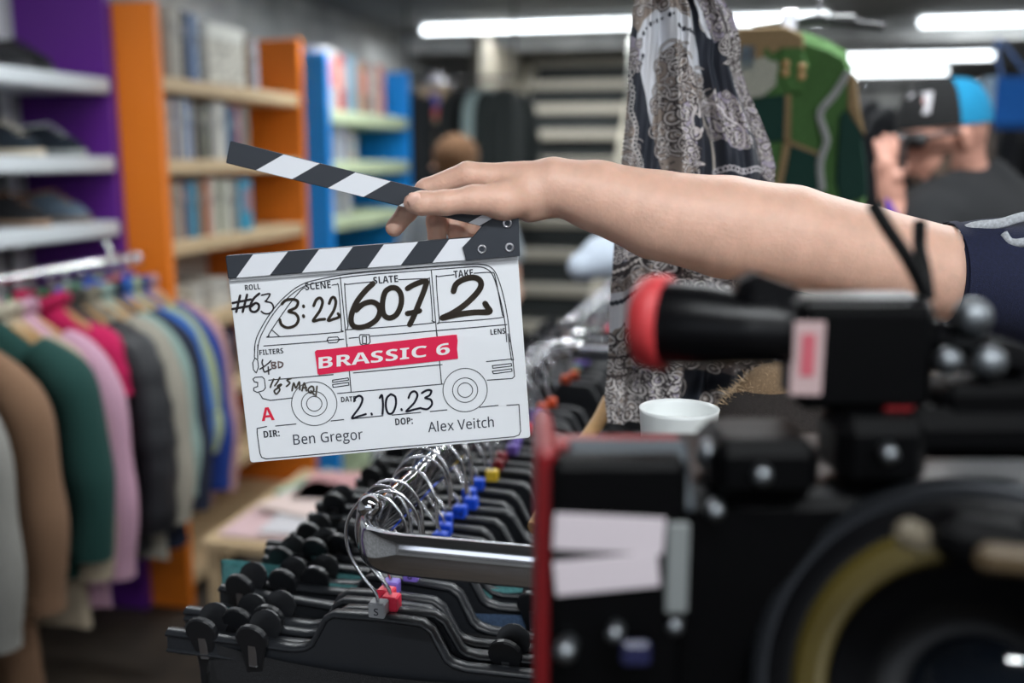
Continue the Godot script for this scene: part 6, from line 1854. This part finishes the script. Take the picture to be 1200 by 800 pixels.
	part(bag, "pouch", boxm(Vector3(0.15, 0.16, 0.06), 0.02), cloth(rgb(0, 92, 176), 20.0), Vector3(0, 0.075, 0), Basis(Vector3.UP, 0.2318))
	part(bag, "side_band", boxm(Vector3(0.02, 0.15, 0.062), 0.005), cloth(rgb(150, 176, 200), 20.0), Vector3(-0.075, 0.08, 0.004), Basis(Vector3.UP, 0.2318))
	part(bag, "strap", tubem(curve3([Vector3(-0.04, 0.15, 0), Vector3(0, 0.3, -0.3), Vector3(0.04, 0.15, 0)], 6), 0.006, 6), cloth(rgb(0, 80, 150), 20.0))
	# low table of magazines left of the rack
	var t := thing("low_table", "low table of magazines between the coats and the rack", "table", Vector3(-1.28, 0, -2.75))
	part(t, "top", slab(Vector3(-0.2, 0.5, -0.34), Vector3(0.2, 0.53, 0.34), 0.004), M.pine)
	for x in [-0.17, 0.17]:
		for z in [-0.31, 0.31]:
			part(t, "leg", slab(Vector3(x - 0.02, 0, z - 0.02), Vector3(x + 0.02, 0.5, z + 0.02), 0.002), M.pine)
	var mags := [[-0.06, 0.17, rgb(206, 176, 178), "pink"], [0.05, -0.1, rgb(222, 220, 222), "white"], [-0.04, -0.17, rgb(130, 170, 150), "mint green"], [0.05, 0.15, rgb(196, 194, 198), "pale grey"], [0.07, -0.12, rgb(90, 82, 150), "violet"], [0.0, 0.02, rgb(216, 196, 190), "cream"], [0.02, -0.1, rgb(200, 150, 150), "rose"]]
	var hy := [0.53, 0.53, 0.53, 0.542, 0.542, 0.554, 0.554]
	for i in mags.size():
		var q: Array = mags[i]
		var mg := thing("magazine", "%s magazine in the pile on the low table" % q[3], "magazine", Vector3(-1.28 + q[0], hy[i], -2.75 + q[1]), "magazines on the low table")
		mg.rotation_degrees.y = 14.0 * sin(i * 2.2)
		part(mg, "pages", boxm(Vector3(0.2, 0.008, 0.27), 0.001), M.paper, Vector3(0, 0.005, 0))
		part(mg, "cover", boxm(Vector3(0.21, 0.003, 0.28), 0.001), mat(q[2], 0.35), Vector3(0, 0.0105, 0))
	# pale bag on the far rack and stuff under the left shelves
	single("white_paper_bag", "crumpled pale blue paper bag on top of the far rack", "bag", body_mesh([[Vector3(-0.4418, 1.3057, -2.7131), Vector3(-0.3738, 1.3242, -2.7327), 0.04, 0.05, 0.03], [Vector3(-0.4025, 1.352, -2.7312), Vector3(-0.3889, 1.3567, -2.7353), 0.035, 0.035, 0.03]], 0.01, 0.03), mat(rgb(184, 194, 208), 0.6))
	var ob := thing("white_column", "pale grey column at the far end of the orange bookcase", "column", Vector3(-1.62, 0, -4.3))
	part(ob, "shaft", slab(Vector3(-0.05, 0, -0.05), Vector3(0.05, 0.95, 0.05), 0.004), M.white_paint)
	part(ob, "edge_strip", slab(Vector3(-0.065, 0, -0.05), Vector3(-0.05, 0.95, 0.05), 0.002), mat(rgb(40, 52, 120), 0.5))

func far_garment(called: String, label: String, at: Vector3, color: Color, turn: float, i: int, group: String, length: float) -> void:
	var o := thing(called, label, "jacket", at, group)
	o.rotation_degrees.y = turn + 8.0 * sin(i * 2.0)
	var st := start()
	var rings := []
	var ys := [0.0, -0.02, -0.06, -0.1, -0.2, -0.4, -0.6, -length]
	var ws := [0.05, 0.09, 0.16, 0.2, 0.2, 0.2, 0.205, 0.21]
	for j in ys.size():
		var r := PackedVector3Array()
		for k in 24:
			var a := TAU * k / 24
			r.append(Vector3(ws[j] * cos(a), ys[j], (0.045 + 0.008 * sin(a * 6.0 + i)) * sin(a)))
		rings.append(r)
	loft(st, rings, true, false)
	part(o, "body", done(st), cloth(color, 24.0))
	for s in [-1.0, 1.0]:
		part(o, "sleeve", tubem(curve3([Vector3(s * 0.15, -0.06, 0), Vector3(s * 0.22, -0.12, 0), Vector3(s * 0.25, -0.32, 0.01), Vector3(s * 0.25, -0.58, 0.02)], 4), 0.05, 12, 0.8), cloth(color, 24.0))
	part(o, "hook", tubem(curve3([Vector3(0, -0.005, 0), Vector3(0, 0.03, 0), Vector3(-0.02, 0.05, 0), Vector3(0, 0.066, 0), Vector3(0.02, 0.05, 0)], 4), 0.002, 6), M.wire)
